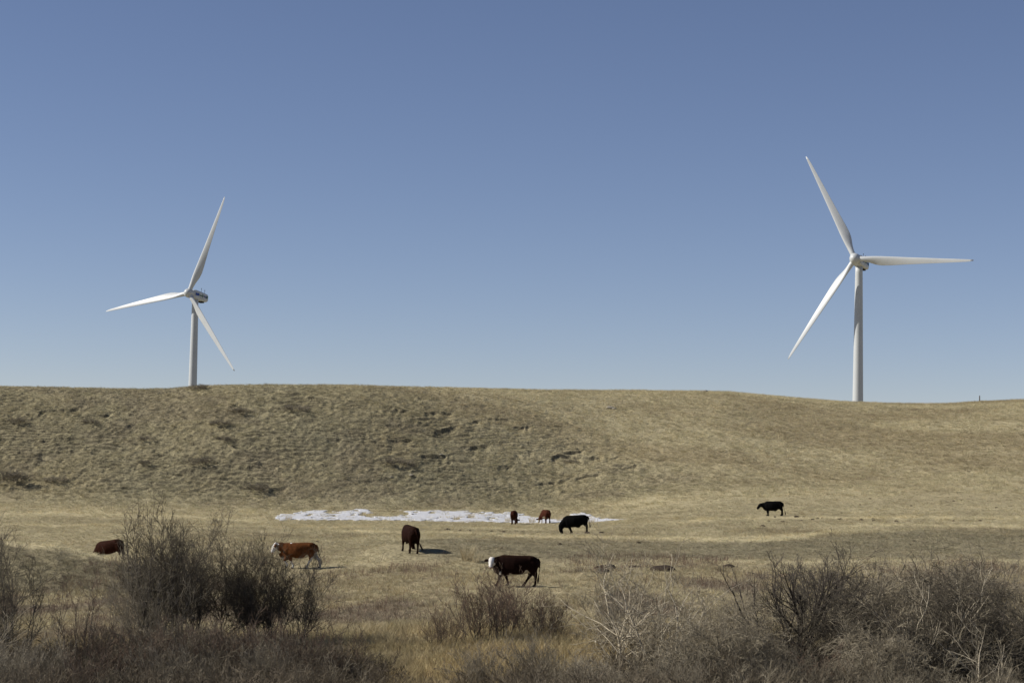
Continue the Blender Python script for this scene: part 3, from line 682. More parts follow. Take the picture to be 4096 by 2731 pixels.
tag(make_scatter('brush', x_, y_, HG(x_, y_), (.55 + .75 * rg.uniform(0, 1, n) + .5 * (fbm(x_ / 3, y_ / 3, 89, 2) - .5)), .8 + .6 * rg.uniform(0, 1, n), tb, 5, colB, rg), 'low leafless reddish grey brush filling the creek bed', 'brush', kind='stuff')

# bushes on the hillside
HB = [(1185, 1648, 1.1, 'dark flat bush high on the hill right of the left turbine'), (960, 1655, .95, 'brownish bush upper left slope, right one of a diagonal row'),
      (880, 1698, .9, 'brownish bush in the diagonal row on the upper left slope, lower one'), (812, 1852, 1.15, 'round grey bush on the middle of the left slope'),
      (1025, 1962, 1.1, 'dark bush low on the left slope above the snow end'), (1590, 1858, 1.25, 'dark spreading bush in the middle of the hill'),
      (60, 1925, 1.5, 'large dark bush low on the slope at the left edge'), (225, 1928, .9, 'small bush on the lower slope near the left edge'),
      (800, 1556, .9, 'small bush on the ridge just right of the left turbine tower'), (360, 1692, .8, 'small brown bush on the upper slope left of the turbine'),
      (585, 1760, .7, 'small faint bush in the centre of the left slope'), (580, 1858, .6, 'tiny bush on the left slope beside the round grey bush'),
      (2285, 1850, .6, 'low brown bush under the long earth scarp on the hill'), (75, 1690, .8, 'bush on the upper slope at the left edge'),
      (895, 1760, .65, 'little dark bush above the round grey bush')]
for i, (a, b, s, lb) in enumerate(HB):
    g_ = ground_at(a, b, 214)
    key = 'hillbush'
    if key not in SH:
        (V, F), (V2, F2) = shrub_mesh(**KIND[key]); SH[key] = (mesh_np('stems', V, F, M_bark_dark, True), mesh_np('twigs', V2, F2, M_twig_grey, True))
    e = empty('hillside_bush', g_, i * 1.3); e.scale = (s * .95, s * .95, s * .55)
    link('stems', SH[key][0], e); link('twigs', SH[key][1], e); tag(e, lb, 'bush', 'bushes on the hillside')

# single clumps of pale bunch grass
M_straw = mat('pale_straw', (.52, .44, .28), .8, noise=(3, .2), transl=.25, spec=.1)
def clump(px, py, h_, sp, nb, label, y0=45, Y=None, group='pale bunch grass clumps'):
    g_ = ground_at(px, py, y0)
    if Y: x = ray(px, py).x * Y; g_ = Vector((x, Y, H(x, Y)))
    V, F = ribbons(np.random.default_rng(int(px)), nb, h_, sp, .016, .25, 3, .22)
    o = link('bunch_grass', mesh_np('bunch_grass', V, F, M_straw), loc=g_); tag(o, label, 'grass clump', group)
clump(1868, 2238, 1.12, .26, 170, 'tall pale grass clump standing alone left of the dark white-faced cow', Y=106)
clump(1905, 2236, .7, .25, 70, 'shorter grass tuft leaning against the tall pale clump', Y=105.6)
for px, py, h_, lb in [(1090, 2078, .55, 'dry grass clump at the left tip of the snow'), (1155, 2078, .6, 'dry grass clump standing in the left end of the snow'),
                       (1828, 2078, .6, 'grass clump in the snow nearest the middle of the patch'), (1885, 2072, .7, 'grass clump in the snow right of the middle one'),
                       (2030, 2086, .6, 'grass clump beside the left of the two cows at the snow'), (2128, 2090, .75, 'grass clump between the two cows at the snow'),
                       (2258, 2078, 1.0, 'tallest grass clump in the gap of the snow behind the bull'), (2238, 2084, .8, 'grass clump at the head side of the black bull'),
                       (2365, 2094, .7, 'grass clump in the snow behind the rump of the black bull')]:
    clump(px, py, h_, .3, 90, lb, 180)

# ------------------------------------------------------------------ dung piles, mounds, rocks, post
def lump_mesh(seed, m, name):
    rng = np.random.default_rng(seed); bm = bmesh.new(); bmesh.ops.create_icosphere(bm, subdivisions=3, radius=1)
    off = rng.uniform(0, 50, 3)
    for v in bm.verts:
        c = v.co; k_ = .65 + .7 * float(fbm(np.array(c.x * 1.3 + off[0]), np.array(c.y * 1.3 + c.z * 1.7 + off[1]), 5, 3))
        v.co = Vector((c.x * k_, c.y * k_, max(c.z, -.35) * k_ * .8))
    me = bpy.data.meshes.new(name); bm.to_mesh(me); bm.free(); me.materials.append(m)
    me.polygons.foreach_set('use_smooth', np.ones(len(me.polygons), bool)); return me
DM = [lump_mesh(i, M_dung, 'dung_pile') for i in range(4)]
dl = [(3185, 2068, .30), (3100, 2068, .16), (3215, 2068, .2), (3250, 2078, .22), (3205, 2082, .18), (3270, 2074, .24), (3290, 2072, .16), (3130, 2087, .26), (3010, 2083, .18), (3360, 2077, .26), (3445, 2081, .3), (3496, 2083, .26), (3492, 2076, .2),
      (3586, 2086, .24), (3813, 2084, .2), (3918, 2084, .26), (3050, 2105, .3), (3075, 2084, .2), (1790, 2120, .32), (1840, 2122, .2), (1880, 2123, .16), (1965, 2126, .22), (2015, 2128, .2), (2090, 2127, .18), (2405, 2132, .24), (2350, 2133, .3), (2530, 2136, .16),
      (1570, 2072, .18), (1650, 2058, .22), (1665, 2057, .18), (1845, 2070, .2), (2079, 2062, .24), (1247, 2072, .2), (868, 2065, .16), (873, 2180, .2), (3367, 2052, .2), (3480, 1996, .22), (3815, 2004, .18), (3985, 2031, .2), (3645, 2024, .18), (3440, 2019, .16), (2240, 2178, .24), (2555, 2172, .2), (2150, 2130, .16),
      (1268, 2168, .22), (1390, 2120, .2)]
for i, (a, b, s) in enumerate(dl):
    g_ = ground_at(a, b, 95); o = link('dung_pile', DM[i % 4], loc=g_ + Vector((0, 0, .02))); s *= .62; o.scale = (s * 1.25, s, s * .8); o.rotation_euler[2] = i * 2.1
    tag(o, 'small dark clod of dung or soil on the pale grazed grass', 'dung', 'dung and soil clods on the pasture')
for i, (a, b, s, lb) in enumerate([(2427, 2274, .42, 'brown earth mound in the meadow, upper of the two by the dead bush tips'), (2413, 2291, .34, 'small earth mound just below the larger brown one'), (2535, 2270, .26, 'little earth mound right of the pair in the meadow'),
                                   (2655, 2282, .5, 'wide low earth mound among reddish weeds'), (2430, 2408, .24, 'small dark molehill in the lower meadow'), (2915, 2268, .3, 'flat dark earth mound left of the small leafless trees')]):
    g_ = ground_at(a, b, 75, 120); o = link('earth_mound', DM[(i + 1) % 4], loc=g_); o.scale = (s * 1.3, s, s * .7); o.rotation_euler[2] = i
    tag(o, lb, 'earth mound', 'earth mounds in the meadow')
RM = [lump_mesh(20 + i, M_rock, 'rock') for i in range(2)]
for i, (a, b, s, lb) in enumerate([(2818, 1568, .42, 'grey boulder on the skyline right of the hilltop'), (2925, 1573, .22, 'small stone on the skyline right of the boulder'), (2442, 1634, .45, 'pale rock low outcrop on the upper slope, left stone'), (2455, 1637, .3, 'pale stone right of the rock outcrop on the upper slope'),
                                   (1565, 1913, .2, 'small white stone on the lower middle slope'), (1645, 1903, .22, 'pale stone right of the white one on the lower slope'), (1766, 1825, .2, 'pale stone at the foot of a scarp in the middle slope')]):
    g_ = ground_at(a, b, 214); o = link('rock', RM[i % 2], loc=g_ + Vector((0, 0, s * .15))); o.scale = (s * 1.3, s, s * .7); o.rotation_euler[2] = i * 1.7
    tag(o, lb, 'rock', 'stones on the hill')
Yp = 309.; xp = ray(3918, 1608).x * Yp; bm = bmesh.new(); bmesh.ops.create_cone(bm, cap_ends=True, segments=10, radius1=.09, radius2=.075, depth=1.5)
for v in bm.verts:
    v.co.z += .75 - .5 
    if v.co.z > .9: v.co.x += .02
bmesh.ops.bevel(bm, geom=[e for e in bm.edges if all(v.co.z > .9 for v in e.verts)], offset=.015, segments=1, affect='EDGES')
me = bpy.data.meshes.new('fence_post'); bm.to_mesh(me); bm.free(); me.materials.append(M_post)
tag(link('fence_post', me, loc=(xp, Yp, H(xp, Yp) + .05)), 'lone thin dark post on the skyline at the far right', 'post')


# ------------------------------------------------------------------ wind turbines
def ngon_strip(bm, rings, cap=True):
    vr = [[bm.verts.new(p) for p in r_] for r_ in rings]
    for a, b in zip(vr, vr[1:]):
        n_ = len(a)
        for i in range(n_): bm.faces.new((a[i], a[(i + 1) % n_], b[(i + 1) % n_], b[i]))
    if cap:
        bm.faces.new(list(reversed(vr[0]))); bm.faces.new(vr[-1])
def bm_obj(name, bm, m, parent, smooth=True, mats=None):
    bmesh.ops.recalc_face_normals(bm, faces=bm.faces)
    me = bpy.data.meshes.new(name); bm.to_mesh(me); bm.free(); me.materials.append(m)
    if smooth: me.polygons.foreach_set('use_smooth', np.ones(len(me.polygons), bool))
    return link(name, me, parent)
def box(bm, x0, x1, y0, y1, z0, z1, bev=0):
    g_ = bmesh.ops.create_cube(bm, size=1)
    for v in g_['verts']: v.co = Vector(((x0 + x1) / 2 + v.co.x * (x1 - x0), (y0 + y1) / 2 + v.co.y * (y1 - y0), (z0 + z1) / 2 + v.co.z * (z1 - z0)))
    if bev: bmesh.ops.bevel(bm, geom=list({e for v in g_['verts'] for e in v.link_edges}), offset=bev, segments=3, affect='EDGES')
def lerp_t(tab, x):
    a = np.array(tab, float); return [float(np.interp(x, a[:, 0], a[:, j])) for j in range(1, a.shape[1])]
def turbine(px_hub, py_hub, D, px_base, yaw, az0, label, TILT=5.0, RAD=40.0):
    hub = at(px_hub, py_hub, D)
    ax = Matrix.Rotation(R(yaw), 3, 'Z') @ Vector((0, -1, 0))          # horizontal axis, towards the front
    ovh = 4.3
    bx, by = hub.x - ax.x * ovh, hub.y - ax.y * ovh
    gz = H(bx, by)
    root = empty('wind_turbine', (bx, by, gz))
    tag(root, label, 'wind turbine', 'wind turbines behind the ridge')
    ht = hub.z - gz - 1.7
    bm = bmesh.new(); rings = []
    zs = np.linspace(-.5, ht, 26)
    for z in zs:
        u = z / ht; r_ = 2.02 * (1 - u) + 1.22 * u
        rings.append([(r_ * math.cos(t), r_ * math.sin(t), z) for t in np.linspace(0, 2 * math.pi, 48, endpoint=False)])
    ngon_strip(bm, rings); tw = bm_obj('tower', bm, M_tower, root)
    # flange rings of the tower sections
    for u in (.33, .66):
        bm = bmesh.new(); r_ = (2.02 * (1 - u) + 1.22 * u) + .012; z = ht * u
        ngon_strip(bm, [[(rr * math.cos(t), rr * math.sin(t), z + dz) for t in np.linspace(0, 2 * math.pi, 48, endpoint=False)] for rr, dz in ((r_ - .01, -.07), (r_, -.06), (r_, .06), (r_ - .01, .07))])
        bm_obj('tower_flange', bm, M_tower, tw)
    bm = bmesh.new(); box(bm, -.45, .45, -2.06, -1.9, .6, 2.8, .04); bm_obj('tower_door', bm, M_white, tw)
    # head: local frame x = forward along the tilted axis, y = left, z = up
    head = Matrix.Rotation(math.atan2(ax.y, ax.x), 4, 'Z') @ Matrix.Rotation(-R(TILT), 4, 'Y')
    M0 = Matrix.Translation(hub - Vector((bx, by, gz))) @ head
    def part(name, bm, m, parent, smooth=True):
        bm.transform(M0); return bm_obj(name, bm, m, parent, smooth)
    # nacelle
    bm = bmesh.new(); prof = [(-1.35, 1.05, -1.25, 1.3), (-1.9, 1.45, -1.6, 1.65), (-3.2, 1.62, -1.85, 1.80), (-6, 1.66, -2.0, 1.65), (-8.6, 1.62, -2.0, 1.40), (-10.3, 1.52, -1.85, 1.25), (-10.9, 1.35, -1.5, .95), (-11.0, 1.1, -1.2, .7)]
    rings = []
    for x, hw, z0, z1 in prof:
        r_ = []
        for t in np.linspace(0, 2 * math.pi, 40, endpoint=False):
            c, s = math.cos(t), math.sin(t); e = .38
            r_.append((x, hw * math.copysign(abs(c) ** e, c), (z0 + z1) / 2 + (z1 - z0) / 2 * math.copysign(abs(s) ** e, s)))
        rings.append(r_)
    ngon_strip(bm, rings); nac = part('nacelle', bm, M_white, root)
    for sgn in (1, -1):
        y = sgn * 1.655
        bm = bmesh.new(); box(bm, -4.55, -2.35, y - .03, y + .03, -.42, .62, .01); part('blue_panel', bm, M_blue, nac, False)
        bm = bmesh.new(); box(bm, -10.1, -9.35, sgn * 1.60 - .04, sgn * 1.60 + .04, -.62, .38, .01); part('green_panel', bm, M_green, nac, False)
        for xa, xb in ((-5.9, -4.9), (-7.6, -6.3)):            # two thin faded lines under the lettering
            bm = bmesh.new(); box(bm, min(xa, xb), max(xa, xb), y - .02, y + .02, -1.02, -.88); part('faded_line', bm, M_grey, nac, False)
        # lettering along the side, green word and blue word run together
        for txt, x0, sz, m_, z0 in (('Sun', -4.62, 1.2, M_green, -.36), ('B', -6.35, 1.65, M_green, -.5), ('ridge', -7.12, 1.2, M_blue, -.36)):
            cu = bpy.data.curves.new('t', 'FONT'); cu.body = txt; cu.size = sz; cu.extrude = .012
            to = bpy.data.objects.new('t', cu); C.objects.link(to)
            bpy.context.view_layer.update()
            tm_ = bpy.data.meshes.new_from_object(to.evaluated_get(bpy.context.evaluated_depsgraph_get()))
            bpy.data.objects.remove(to)
            tm_.name = 'lettering'; tm_.materials.clear(); tm_.materials.append(m_)
            # text x runs backwards on the left side (y>0) and forwards on the right side
            wid = max(v.co.x for v in tm_.vertices)
            if sgn > 0: T = Matrix(((-1, 0, 0, x0), (0, 0, 1, y + .05), (0, 1, 0, z0), (0, 0, 0, 1)))
            else: T = Matrix(((1, 0, 0, x0 - wid), (0, 0, -1, y - .05), (0, 1, 0, z0), (0, 0, 0, 1)))
            tm_.transform(M0 @ T); link('lettering', tm_, nac)
    bm = bmesh.new(); box(bm, -9.2, -7.4, -.9, .9, -2.45, -1.95, .08); part('vent', bm, M_dark, nac, False)
    for x in (-7.2, -9.4):
        bm = bmesh.new(); z_ = 1.55 if x > -8 else 1.3
        bmesh.ops.create_cone(bm, cap_ends=True, segments=8, radius1=.07, radius2=.045, depth=1.5, matrix=Matrix.Translation((x, .5, z_ + .7)))
        box(bm, x - .28, x + .28, .47, .53, z_ + 1.15, z_ + 1.22)
        bmesh.ops.create_uvsphere(bm, u_segments=8, v_segments=6, radius=.13, matrix=Matrix.Translation((x, .5, z_ + 1.5)))
        part('wind_sensor', bm, M_dark, nac)
    # spinner
    bm = bmesh.new(); rings = []
    for x, r_ in ((-1.25, 1.5), (-1.1, 1.70), (-.4, 1.85), (.4, 1.80), (1.0, 1.60), (1.5, 1.26), (1.85, .86), (2.06, .38), (2.1, .05)):
        rings.append([(x, r_ * math.cos(t), r_ * math.sin(t)) for t in np.linspace(0, 2 * math.pi, 40, endpoint=False)])
    ngon_strip(bm, rings); spn = part('hub', bm, M_white, root)
    # blades
    TAB = [(1.1, 1.75, 1.75, 20, .50), (2.6, 1.72, 1.70, 20, .50), (4.5, 2.15, 1.35, 19, .43), (7, 2.95, .98, 16.5, .34), (9, 3.2, .80, 14, .31), (12, 3.0, .62, 11, .30), (18, 2.4, .42, 6.5, .30), (25, 1.85, .28, 3.5, .30), (32, 1.3, .17, 1.5, .30), (37.5, .85, .09, .5, .32), (39.4, .55, .05, 0, .36), (40, .32, .04, 0, .45)]
    for k in range(3):
        a = R(az0 + 120 * k)
        # direction in the rotor plane as seen from the front: angle measured counter-clockwise from the viewer's right
        # viewer in front looks along -x: his right is +y (the machine's left), up is +z
        er = Vector((0, math.cos(a), math.sin(a))); ec = Vector((0, math.sin(a), -math.cos(a))); ea = Vector((1, 0, 0))
        bm = bmesh.new(); rings = []
        for r_ in np.concatenate([np.linspace(1.1, 12, 20), np.linspace(13, 40, 24)]):
            ch, th, twi, off = lerp_t(TAB, r_)
            tw_ = R(twi * 1.35 + 4); cone = .035 * r_ * .6
            r40 = r_ * RAD / 40
            rg_ = []
            for t in np.linspace(0, 2 * math.pi, 20, endpoint=False):
                cx = .5 - .5 * math.cos(t)                      # 0 straight edge, 1 bulging edge
                rd = sst(3.0, 8.0, np.array(r_)).item()
                shp = (abs(math.sin(t))) * ((1 - rd) + rd * (1.25 * (1 - cx) ** .6 * .9 + .12))
                yy_ = math.copysign(shp * th / 2, math.sin(t)) * (1 if math.sin(t) > 0 or rd < .1 else 1 - .45 * rd)
                c_ = (cx - off) * ch
                p = er * r40 + ec * (c_ * math.cos(tw_)) - ea * (c_ * math.sin(tw_)) + ea * (yy_ * math.cos(tw_)) + ec * (yy_ * math.sin(tw_)) + ea * cone
                rg_.append(tuple(p))
            rings.append(rg_)
        ngon_strip(bm, rings)
        bl = part('blade', bm, M_white, root)
        bm = bmesh.new()
        q = er.rotation_difference(Vector((0, 0, 1))).inverted().to_matrix().to_4x4()
        bmesh.ops.create_cone(bm, cap_ends=True, segments=32, radius1=1.02, radius2=.98, depth=.5, matrix=Matrix.Translation(er * 1.45) @ q)
        part('blade_collar', bm, M_white, bl)
    return root
turbine(755, 1172, 773, 768, -28, 69.5, 'white wind turbine on the left, blue and green lettering on its nacelle')
turbine(3420, 1035, 666, 3425, -28, 117.2, 'larger white wind turbine on the right, seen nearly from the front', RAD=40.5)

# ------------------------------------------------------------------ cattle
def loft(bm, secs, side=Vector((0, 1, 0)), seg=18, ex=1.0):
    ec = lambda v: math.copysign(abs(v) ** ex, v)
    P = [Vector(s[0]) for s in secs]; rings = []
    for i, s in enumerate(secs):
        t = (P[min(i + 1, len(P) - 1)] - P[max(i - 1, 0)]).normalized()
        sd = (side - t * side.dot(t)).normalized(); up = t.cross(sd)
        hw, hh = s[1], s[2]
        rings.append([P[i] + sd * hw * ec(math.cos(a)) + up * hh * ec(math.sin(a)) for a in np.linspace(0, 2 * math.pi, seg, endpoint=False)])
    vr = [[bm.verts.new(p) for p in r_] for r_ in rings]
    for a, b in zip(vr, vr[1:]):
        for i in range(seg): bm.faces.new((a[i], a[(i + 1) % seg], b[(i + 1) % seg], b[i]))
    for r_, i in ((vr[0], 0), (vr[-1], -1)):
        c = bm.verts.new(P[i])
        for j in range(seg):
            bm.faces.new((r_[j], r_[(j + 1) % seg], c))
M_coat = mat('cow_coat', None, .72, attr='coat', noise=(9, .22), bump=(26, .012), spec=.03)
M_hoof = mat('hoof_horn', (.03, .025, .02), .6)
M_eye = mat('eye', (.008, .006, .005), .15, spec=.6)
M_hair_d = mat('dark_tail_hair', (.03, .016, .010), .85)
M_hair_w = mat('pale_tail_hair', (.42, .36, .28), .85)
M_nose = mat('muzzle_skin', (.30, .14, .11), .5)
M_nose_d = mat('dark_muzzle_skin', (.02, .016, .015), .5)
TORSO = [(-.93, 1.10, .09, .09), (-.87, 1.08, .22, .19), (-.74, 1.05, .31, .27), (-.5, 1.0, .375, .31), (-.2, .945, .42, .36), (.15, .915, .445, .385), (.45, .925, .445, .325), (.66, .94, .435, .26), (.84, .91, .36, .20), (.96, .87, .24, .13)]
def cow(label, px, Y, heading, base, legs, head, tail, pattern='plain', LS=1.0, HS=1.0, SC=1.0, pitch=0, name='cow', roll=0, dz=0, nose_d=True, group='cattle grazing on the pasture', udder=False, sheath=False, neck=None, seed=0, cat='cow'):
    """legs: [front_left, front_right, hind_left, hind_right] foot x (and optional lift); head: (poll, muzzle, side vector); local frame x forward, y left, z up"""
    d = ray(px, 1365); x = d.x * Y
    for _ in range(3):
        x = (ray(px, 2150)).x * Y
    gz = H(x, Y)
    root = empty(name, (x, Y, gz + dz), R(heading))
    hd = Vector((math.cos(R(heading)), math.sin(R(heading))))
    zf = HG([x + hd.x * .62 * LS + a for a in (-.2, 0, .2)], [Y + hd.y * .62 * LS] * 3).mean(); zb = HG([x - hd.x * .62 * LS + a for a in (-.2, 0, .2)], [Y - hd.y * .62 * LS] * 3).mean()
    pitch = math.degrees(math.atan2(zf - zb, 1.24 * LS)); gz = (zf + zb) / 2; root.location.z = gz + dz
    root.rotation_euler = Euler((R(roll), -R(pitch), R(heading)), 'XYZ')
    tag(root, label, cat, group)
    root.scale = (SC, SC, SC)
    bm = bmesh.new()
    loft(bm, [((a * LS, 0, b * HS), hw, hh * HS) for a, b, hh, hw in TORSO], seg=28, ex=.86)
    # hip and shoulder masses
    for s in (1, -1):
        loft(bm, [((-.62 * LS, s * .10, 1.28), .10, .12), ((-.66 * LS, s * .16, 1.05), .15, .20), ((-.66 * LS, s * .19, .82), .12, .17)])
        loft(bm, [((.60 * LS, s * .08, 1.22), .07, .10), ((.66 * LS, s * .17, .98), .11, .17), ((.62 * LS, s * .18, .74), .10, .13)])
    for i, lg in enumerate(legs):
        fx, lift = (lg if isinstance(lg, tuple) else (lg, 0)); s = 1 if i % 2 == 0 else -1
        if i < 2:
            top = .62 * LS; dx = fx - top
            kn = (top + dx * .62 + (.10 if lift else 0), s * .165, .40 + lift * .45)
            fe = (fx - .02 - (.1 if lift else 0), s * .16, .13 + lift)
            ft_ = (fx + (-.06 if lift else .03), s * .16, .02 + lift * .8)
            loft(bm, [((top, s * .17, .92), .11, .20), ((top + dx * .15, s * .175, .70), .095, .165), ((top + dx * .36, s * .17, .56), .075, .115), (kn, .064, .074), ((kn[0] * .5 + fe[0] * .5, s * .162, (kn[2] + fe[2]) / 2), .045, .053), (fe, .052, .058), (ft_, .058, .070)], seg=14)
        else:
            top = -.62 * LS; dx = fx - top
            ho = (top - .12 + dx * .55, s * .165, .47 + lift * .5)
            fe = (fx - .05, s * .16, .13 + lift); ft_ = (fx, s * .16, .02 + lift)
            loft(bm, [((top - .04, s * .17, 1.02), .14, .27), ((top - .03 + dx * .08, s * .185, .82), .13, .25), ((top - .05 + dx * .25, s * .178, .66), .10, .175), (ho, .060, .084), ((ho[0] * .5 + fe[0] * .5, s * .162, (ho[2] + fe[2]) / 2), .045, .056), (fe, .052, .058), (ft_, .058, .070)], seg=14)
    poll, muz, side = Vector(head[0]), Vector(head[1]), Vector(head[2]).normalized()
    ax_ = (muz - poll); L_ = ax_.length; axn = ax_.normalized()
    # neck
    nk = neck or [((.62 * LS, 0, 1.0), .22, .36), ((.85 * LS, 0, 1.05), .17, .29)]
    n2 = nk[-1][0]; mid = (Vector(n2) * .5 + poll * .5) - Vector((0, 0, .05))
    loft(bm, nk + [(tuple(mid), .14, .235), (tuple(poll + axn * .12), .105, .145)])
    # head
    hs = [(poll - axn * .06, .09, .08), (poll + axn * .05, .130, .13), (poll + axn * (L_ * .36), .135, .150), (poll + axn * (L_ * .6), .105, .132), (poll + axn * (L_ * .82), .096, .112), (poll + axn * (L_ * .95), .092, .100), (muz + axn * .02, .055, .065)]
    upv = side.cross(axn)
    loft(bm, [(tuple(a), b, c) for a, b, c in hs], side=side, seg=16)
    for s in (1, -1):       # ears
        e0 = poll + axn * .08 + side * s * .10; e1 = e0 + side * s * .13 - Vector((0, 0, .02)); e2 = e0 + side * s * .235 - Vector((0, 0, .05))
        loft(bm, [(tuple(e0), .045, .034), (tuple(e1), .085, .032), (tuple(e1 * .4 + e2 * .6), .08, .030), (tuple(e2), .04, .022)], side=axn, seg=10)
    # dewlap and brisket
    loft(bm, [((1.0 * LS, 0, .86), .06, .14), ((.93 * LS, 0, .70), .09, .14), ((.80 * LS, 0, .60), .12, .13), ((.58 * LS, 0, .56), .15, .11)])
    for s in (1, -1): loft(bm, [((-.50 * LS, s * .20, 1.28), .05, .06), ((-.56 * LS, s * .235, 1.22), .06, .08), ((-.62 * LS, s * .22, 1.12), .05, .07)])   # hook bones
    if udder: loft(bm, [((-.28 * LS, 0, .60), .10, .08), ((-.42 * LS, 0, .56), .15, .13), ((-.55 * LS, 0, .60), .12, .10)])
    if sheath: loft(bm, [((-.30 * LS, 0, .54), .06, .07), ((-.12 * LS, 0, .47), .06, .06), ((.02, 0, .50), .04, .04)])
    # tail dock and rope
    tl = [Vector((p[0] * LS, p[1], p[2])) for p in tail]
    loft(bm, [(tuple(p), .034 - .012 * i / max(1, len(tl) - 1), .034 - .012 * i / max(1, len(tl) - 1)) for i, p in enumerate(tl)], side=Vector((0, 1, .01)), seg=8)
    bmesh.ops.recalc_face_normals(bm, faces=bm.faces)
    me = bpy.data.meshes.new('tmp'); bm.to_mesh(me); bm.free()
    to = bpy.data.objects.new('tmp', me); C.objects.link(to)
    m1 = to.modifiers.new('r', 'REMESH'); m1.mode = 'VOXEL'; m1.voxel_size = .023; m1.use_smooth_shade = True
    m2 = to.modifiers.new('s', 'SMOOTH'); m2.factor = .6; m2.iterations = 7
    bpy.context.view_layer.update()
    bd = bpy.data.meshes.new_from_object(to.evaluated_get(bpy.context.evaluated_depsgraph_get()))
    bpy.data.objects.remove(to); bd.name = 'body'
    n_ = len(bd.vertices); co = np.empty(n_ * 3, np.float32); bd.vertices.foreach_get('co', co); co = co.reshape(-1, 3).astype(float)
    col = np.tile(np.array(base, float), (n_, 1))
    rs = np.random.default_rng(seed + 5); off = rs.uniform(0, 40)
    X_, Y_, Z_ = co[:, 0] / LS, co[:, 1], co[:, 2]
    nz = fbm(X_ * 5 + off, Z_ * 5 + Y_ * 3 + off, 7, 3)
    hp = (co - np.array(poll)) @ np.array(axn); hv = np.linalg.norm(co - np.array(poll) - hp[:, None] * np.array(axn), axis=1)
    WHITE = np.array([.68, .65, .60]); CREAM = np.array([.52, .46, .37])
    if pattern in ('dark_face', 'orange'):
        top_out = (co - np.array(poll)) @ np.array(upv)
        face = (hp > -.06) & (hv < .19) & (hp < L_ + .1)
        ear = (np.abs((co - np.array(poll)) @ np.array(side)) > .115) & (hp < .2)
        body_side = (X_ < (.80 if pattern == 'dark_face' else 1.02))
        col[face & ~ear & ~body_side] = WHITE
        bl_ = .545 + .07 * (nz - .5) + .20 * np.exp(-((X_ + .40) / .13) ** 2) + .05 * np.exp(-((X_ - .34) / .08) ** 2)
        bel = (Z_ < bl_) & (X_ < .46) & (X_ > -.56) & (np.abs(Y_) < .33) & (Z_ > .38)
        legm = ((np.abs(Y_) > .10) & (X_ > .36)) | ((np.abs(Y_) > .10) & (X_ < -.40) & (Z_ < .60))
        col[bel & ~legm] = CREAM
        if pattern == 'orange':
            fl = (Z_ < .40 + .08 * (nz - .5)); col[fl] = WHITE * .85
            hl = (Z_ < .80 + .2 * (nz - .5)) & (X_ < -.80 + .25 * sst(.75, .45, Z_)); col[hl] = WHITE * .55
            col[(X_ > .80) & (X_ < 1.0) & (Z_ < .60) & (np.abs(Y_) < .12)] = WHITE
            col[(X_ > .40) & (X_ < .52 + .1 * (nz - .5)) & (Z_ > 1.335)] = WHITE
            tail_ = (X_ < -.95) & (Z_ > .55); col[tail_] = np.array(base) * .8
            sh = fbm(X_ * 9, Z_ * 9 + Y_ * 5, 9, 3)
            col = col * (1 + ((sh - .5) * .9)[:, None] * (col[:, :1] < .4))
        else:
            col[(X_ > .74) & (X_ < .80) & (Z_ < .64) & (Y_ > .05) & (Z_ > .5)] = CREAM
    if pattern != 'plain' and pattern != 'red_belly':
        fz = (hp > .1) & (hv < .2) & (col[:, 0] > .5); col[fz] *= (.80 + .35 * fbm(X_ * 14, Z_ * 14 + Y_ * 9, 33, 2))[fz][:, None]
    lit_back = sst(1.22, 1.38, Z_) * (.5 + nz) * .22; col = col * (1 - lit_back[:, None] * (col[:, :1] < .3)) + np.array([.11, .058, .030]) * (lit_back * .55)[:, None] * (col[:, :1] < .3) * (0 if base[0] < .005 else 1)  # sunlit top of the back painted browner into the coat
    if pattern == 'red_belly':
        bel = (Z_ < .70 + .06 * (nz - .5)) & (X_ < .2) & (X_ > -.62) & (np.abs(Y_) < .3) & (Z_ > .4); col[bel & (Y_ > .02)] = CREAM * .75
        col[(Z_ < .36) & (X_ > .3) & (Y_ > 0)] = CREAM * .8
    ca = bd.color_attributes.new('coat', 'FLOAT_COLOR', 'POINT'); c4 = np.ones((n_, 4), np.float32); c4[:, :3] = np.clip(col, .003, .9); ca.data.foreach_set('color', c4.ravel())
    bd.materials.clear(); bd.materials.append(M_coat)
    link('body', bd, root)
    for s in (1, -1):
        bm = bmesh.new(); p = poll + axn * (L_ * .34) + side * s * .118 + upv * .055 * (1 if upv.z > 0 else 1)
        bmesh.ops.create_uvsphere(bm, u_segments=10, v_segments=8, radius=.028, matrix=Matrix.Translation(p)); bm_obj('eye', bm, M_eye, root)
    bm = bmesh.new(); bmesh.ops.create_uvsphere(bm, u_segments=14, v_segments=10, radius=1)
    mt = Matrix((( side.x, upv.x, axn.x, 0), (side.y, upv.y, axn.y, 0), (side.z, upv.z, axn.z, 0), (0, 0, 0, 1)))
    bm.transform(Matrix.Translation(muz - axn * .035 + upv * .02) @ mt @ Matrix.Diagonal((.085, .062, .062, 1))); bm_obj('muzzle', bm, M_nose_d if nose_d else M_nose, root)
    # tail switch
    bm = bmesh.new(); e = tl[-1]; dr = (tl[-1] - tl[-2]).normalized()
    rr_ = random.Random(seed)
    for i in range(22):
        o_ = Vector((rr_.uniform(-.03, .03), rr_.uniform(-.03, .03), 0)); ln_ = rr_.uniform(.18, .34)
        loft(bm, [(tuple(e + o_ * .3 - dr * .05), .012, .012), (tuple(e + o_ + dr * ln_ * .5), .013, .013), (tuple(e + o_ * 1.6 + dr * ln_ + Vector((0, 0, -.02))), .003, .003)], side=Vector((0.1, 1, .01)), seg=5)
    bm_obj('tail_switch', bm, M_hair_w if pattern == 'orange' else M_hair_d, root)
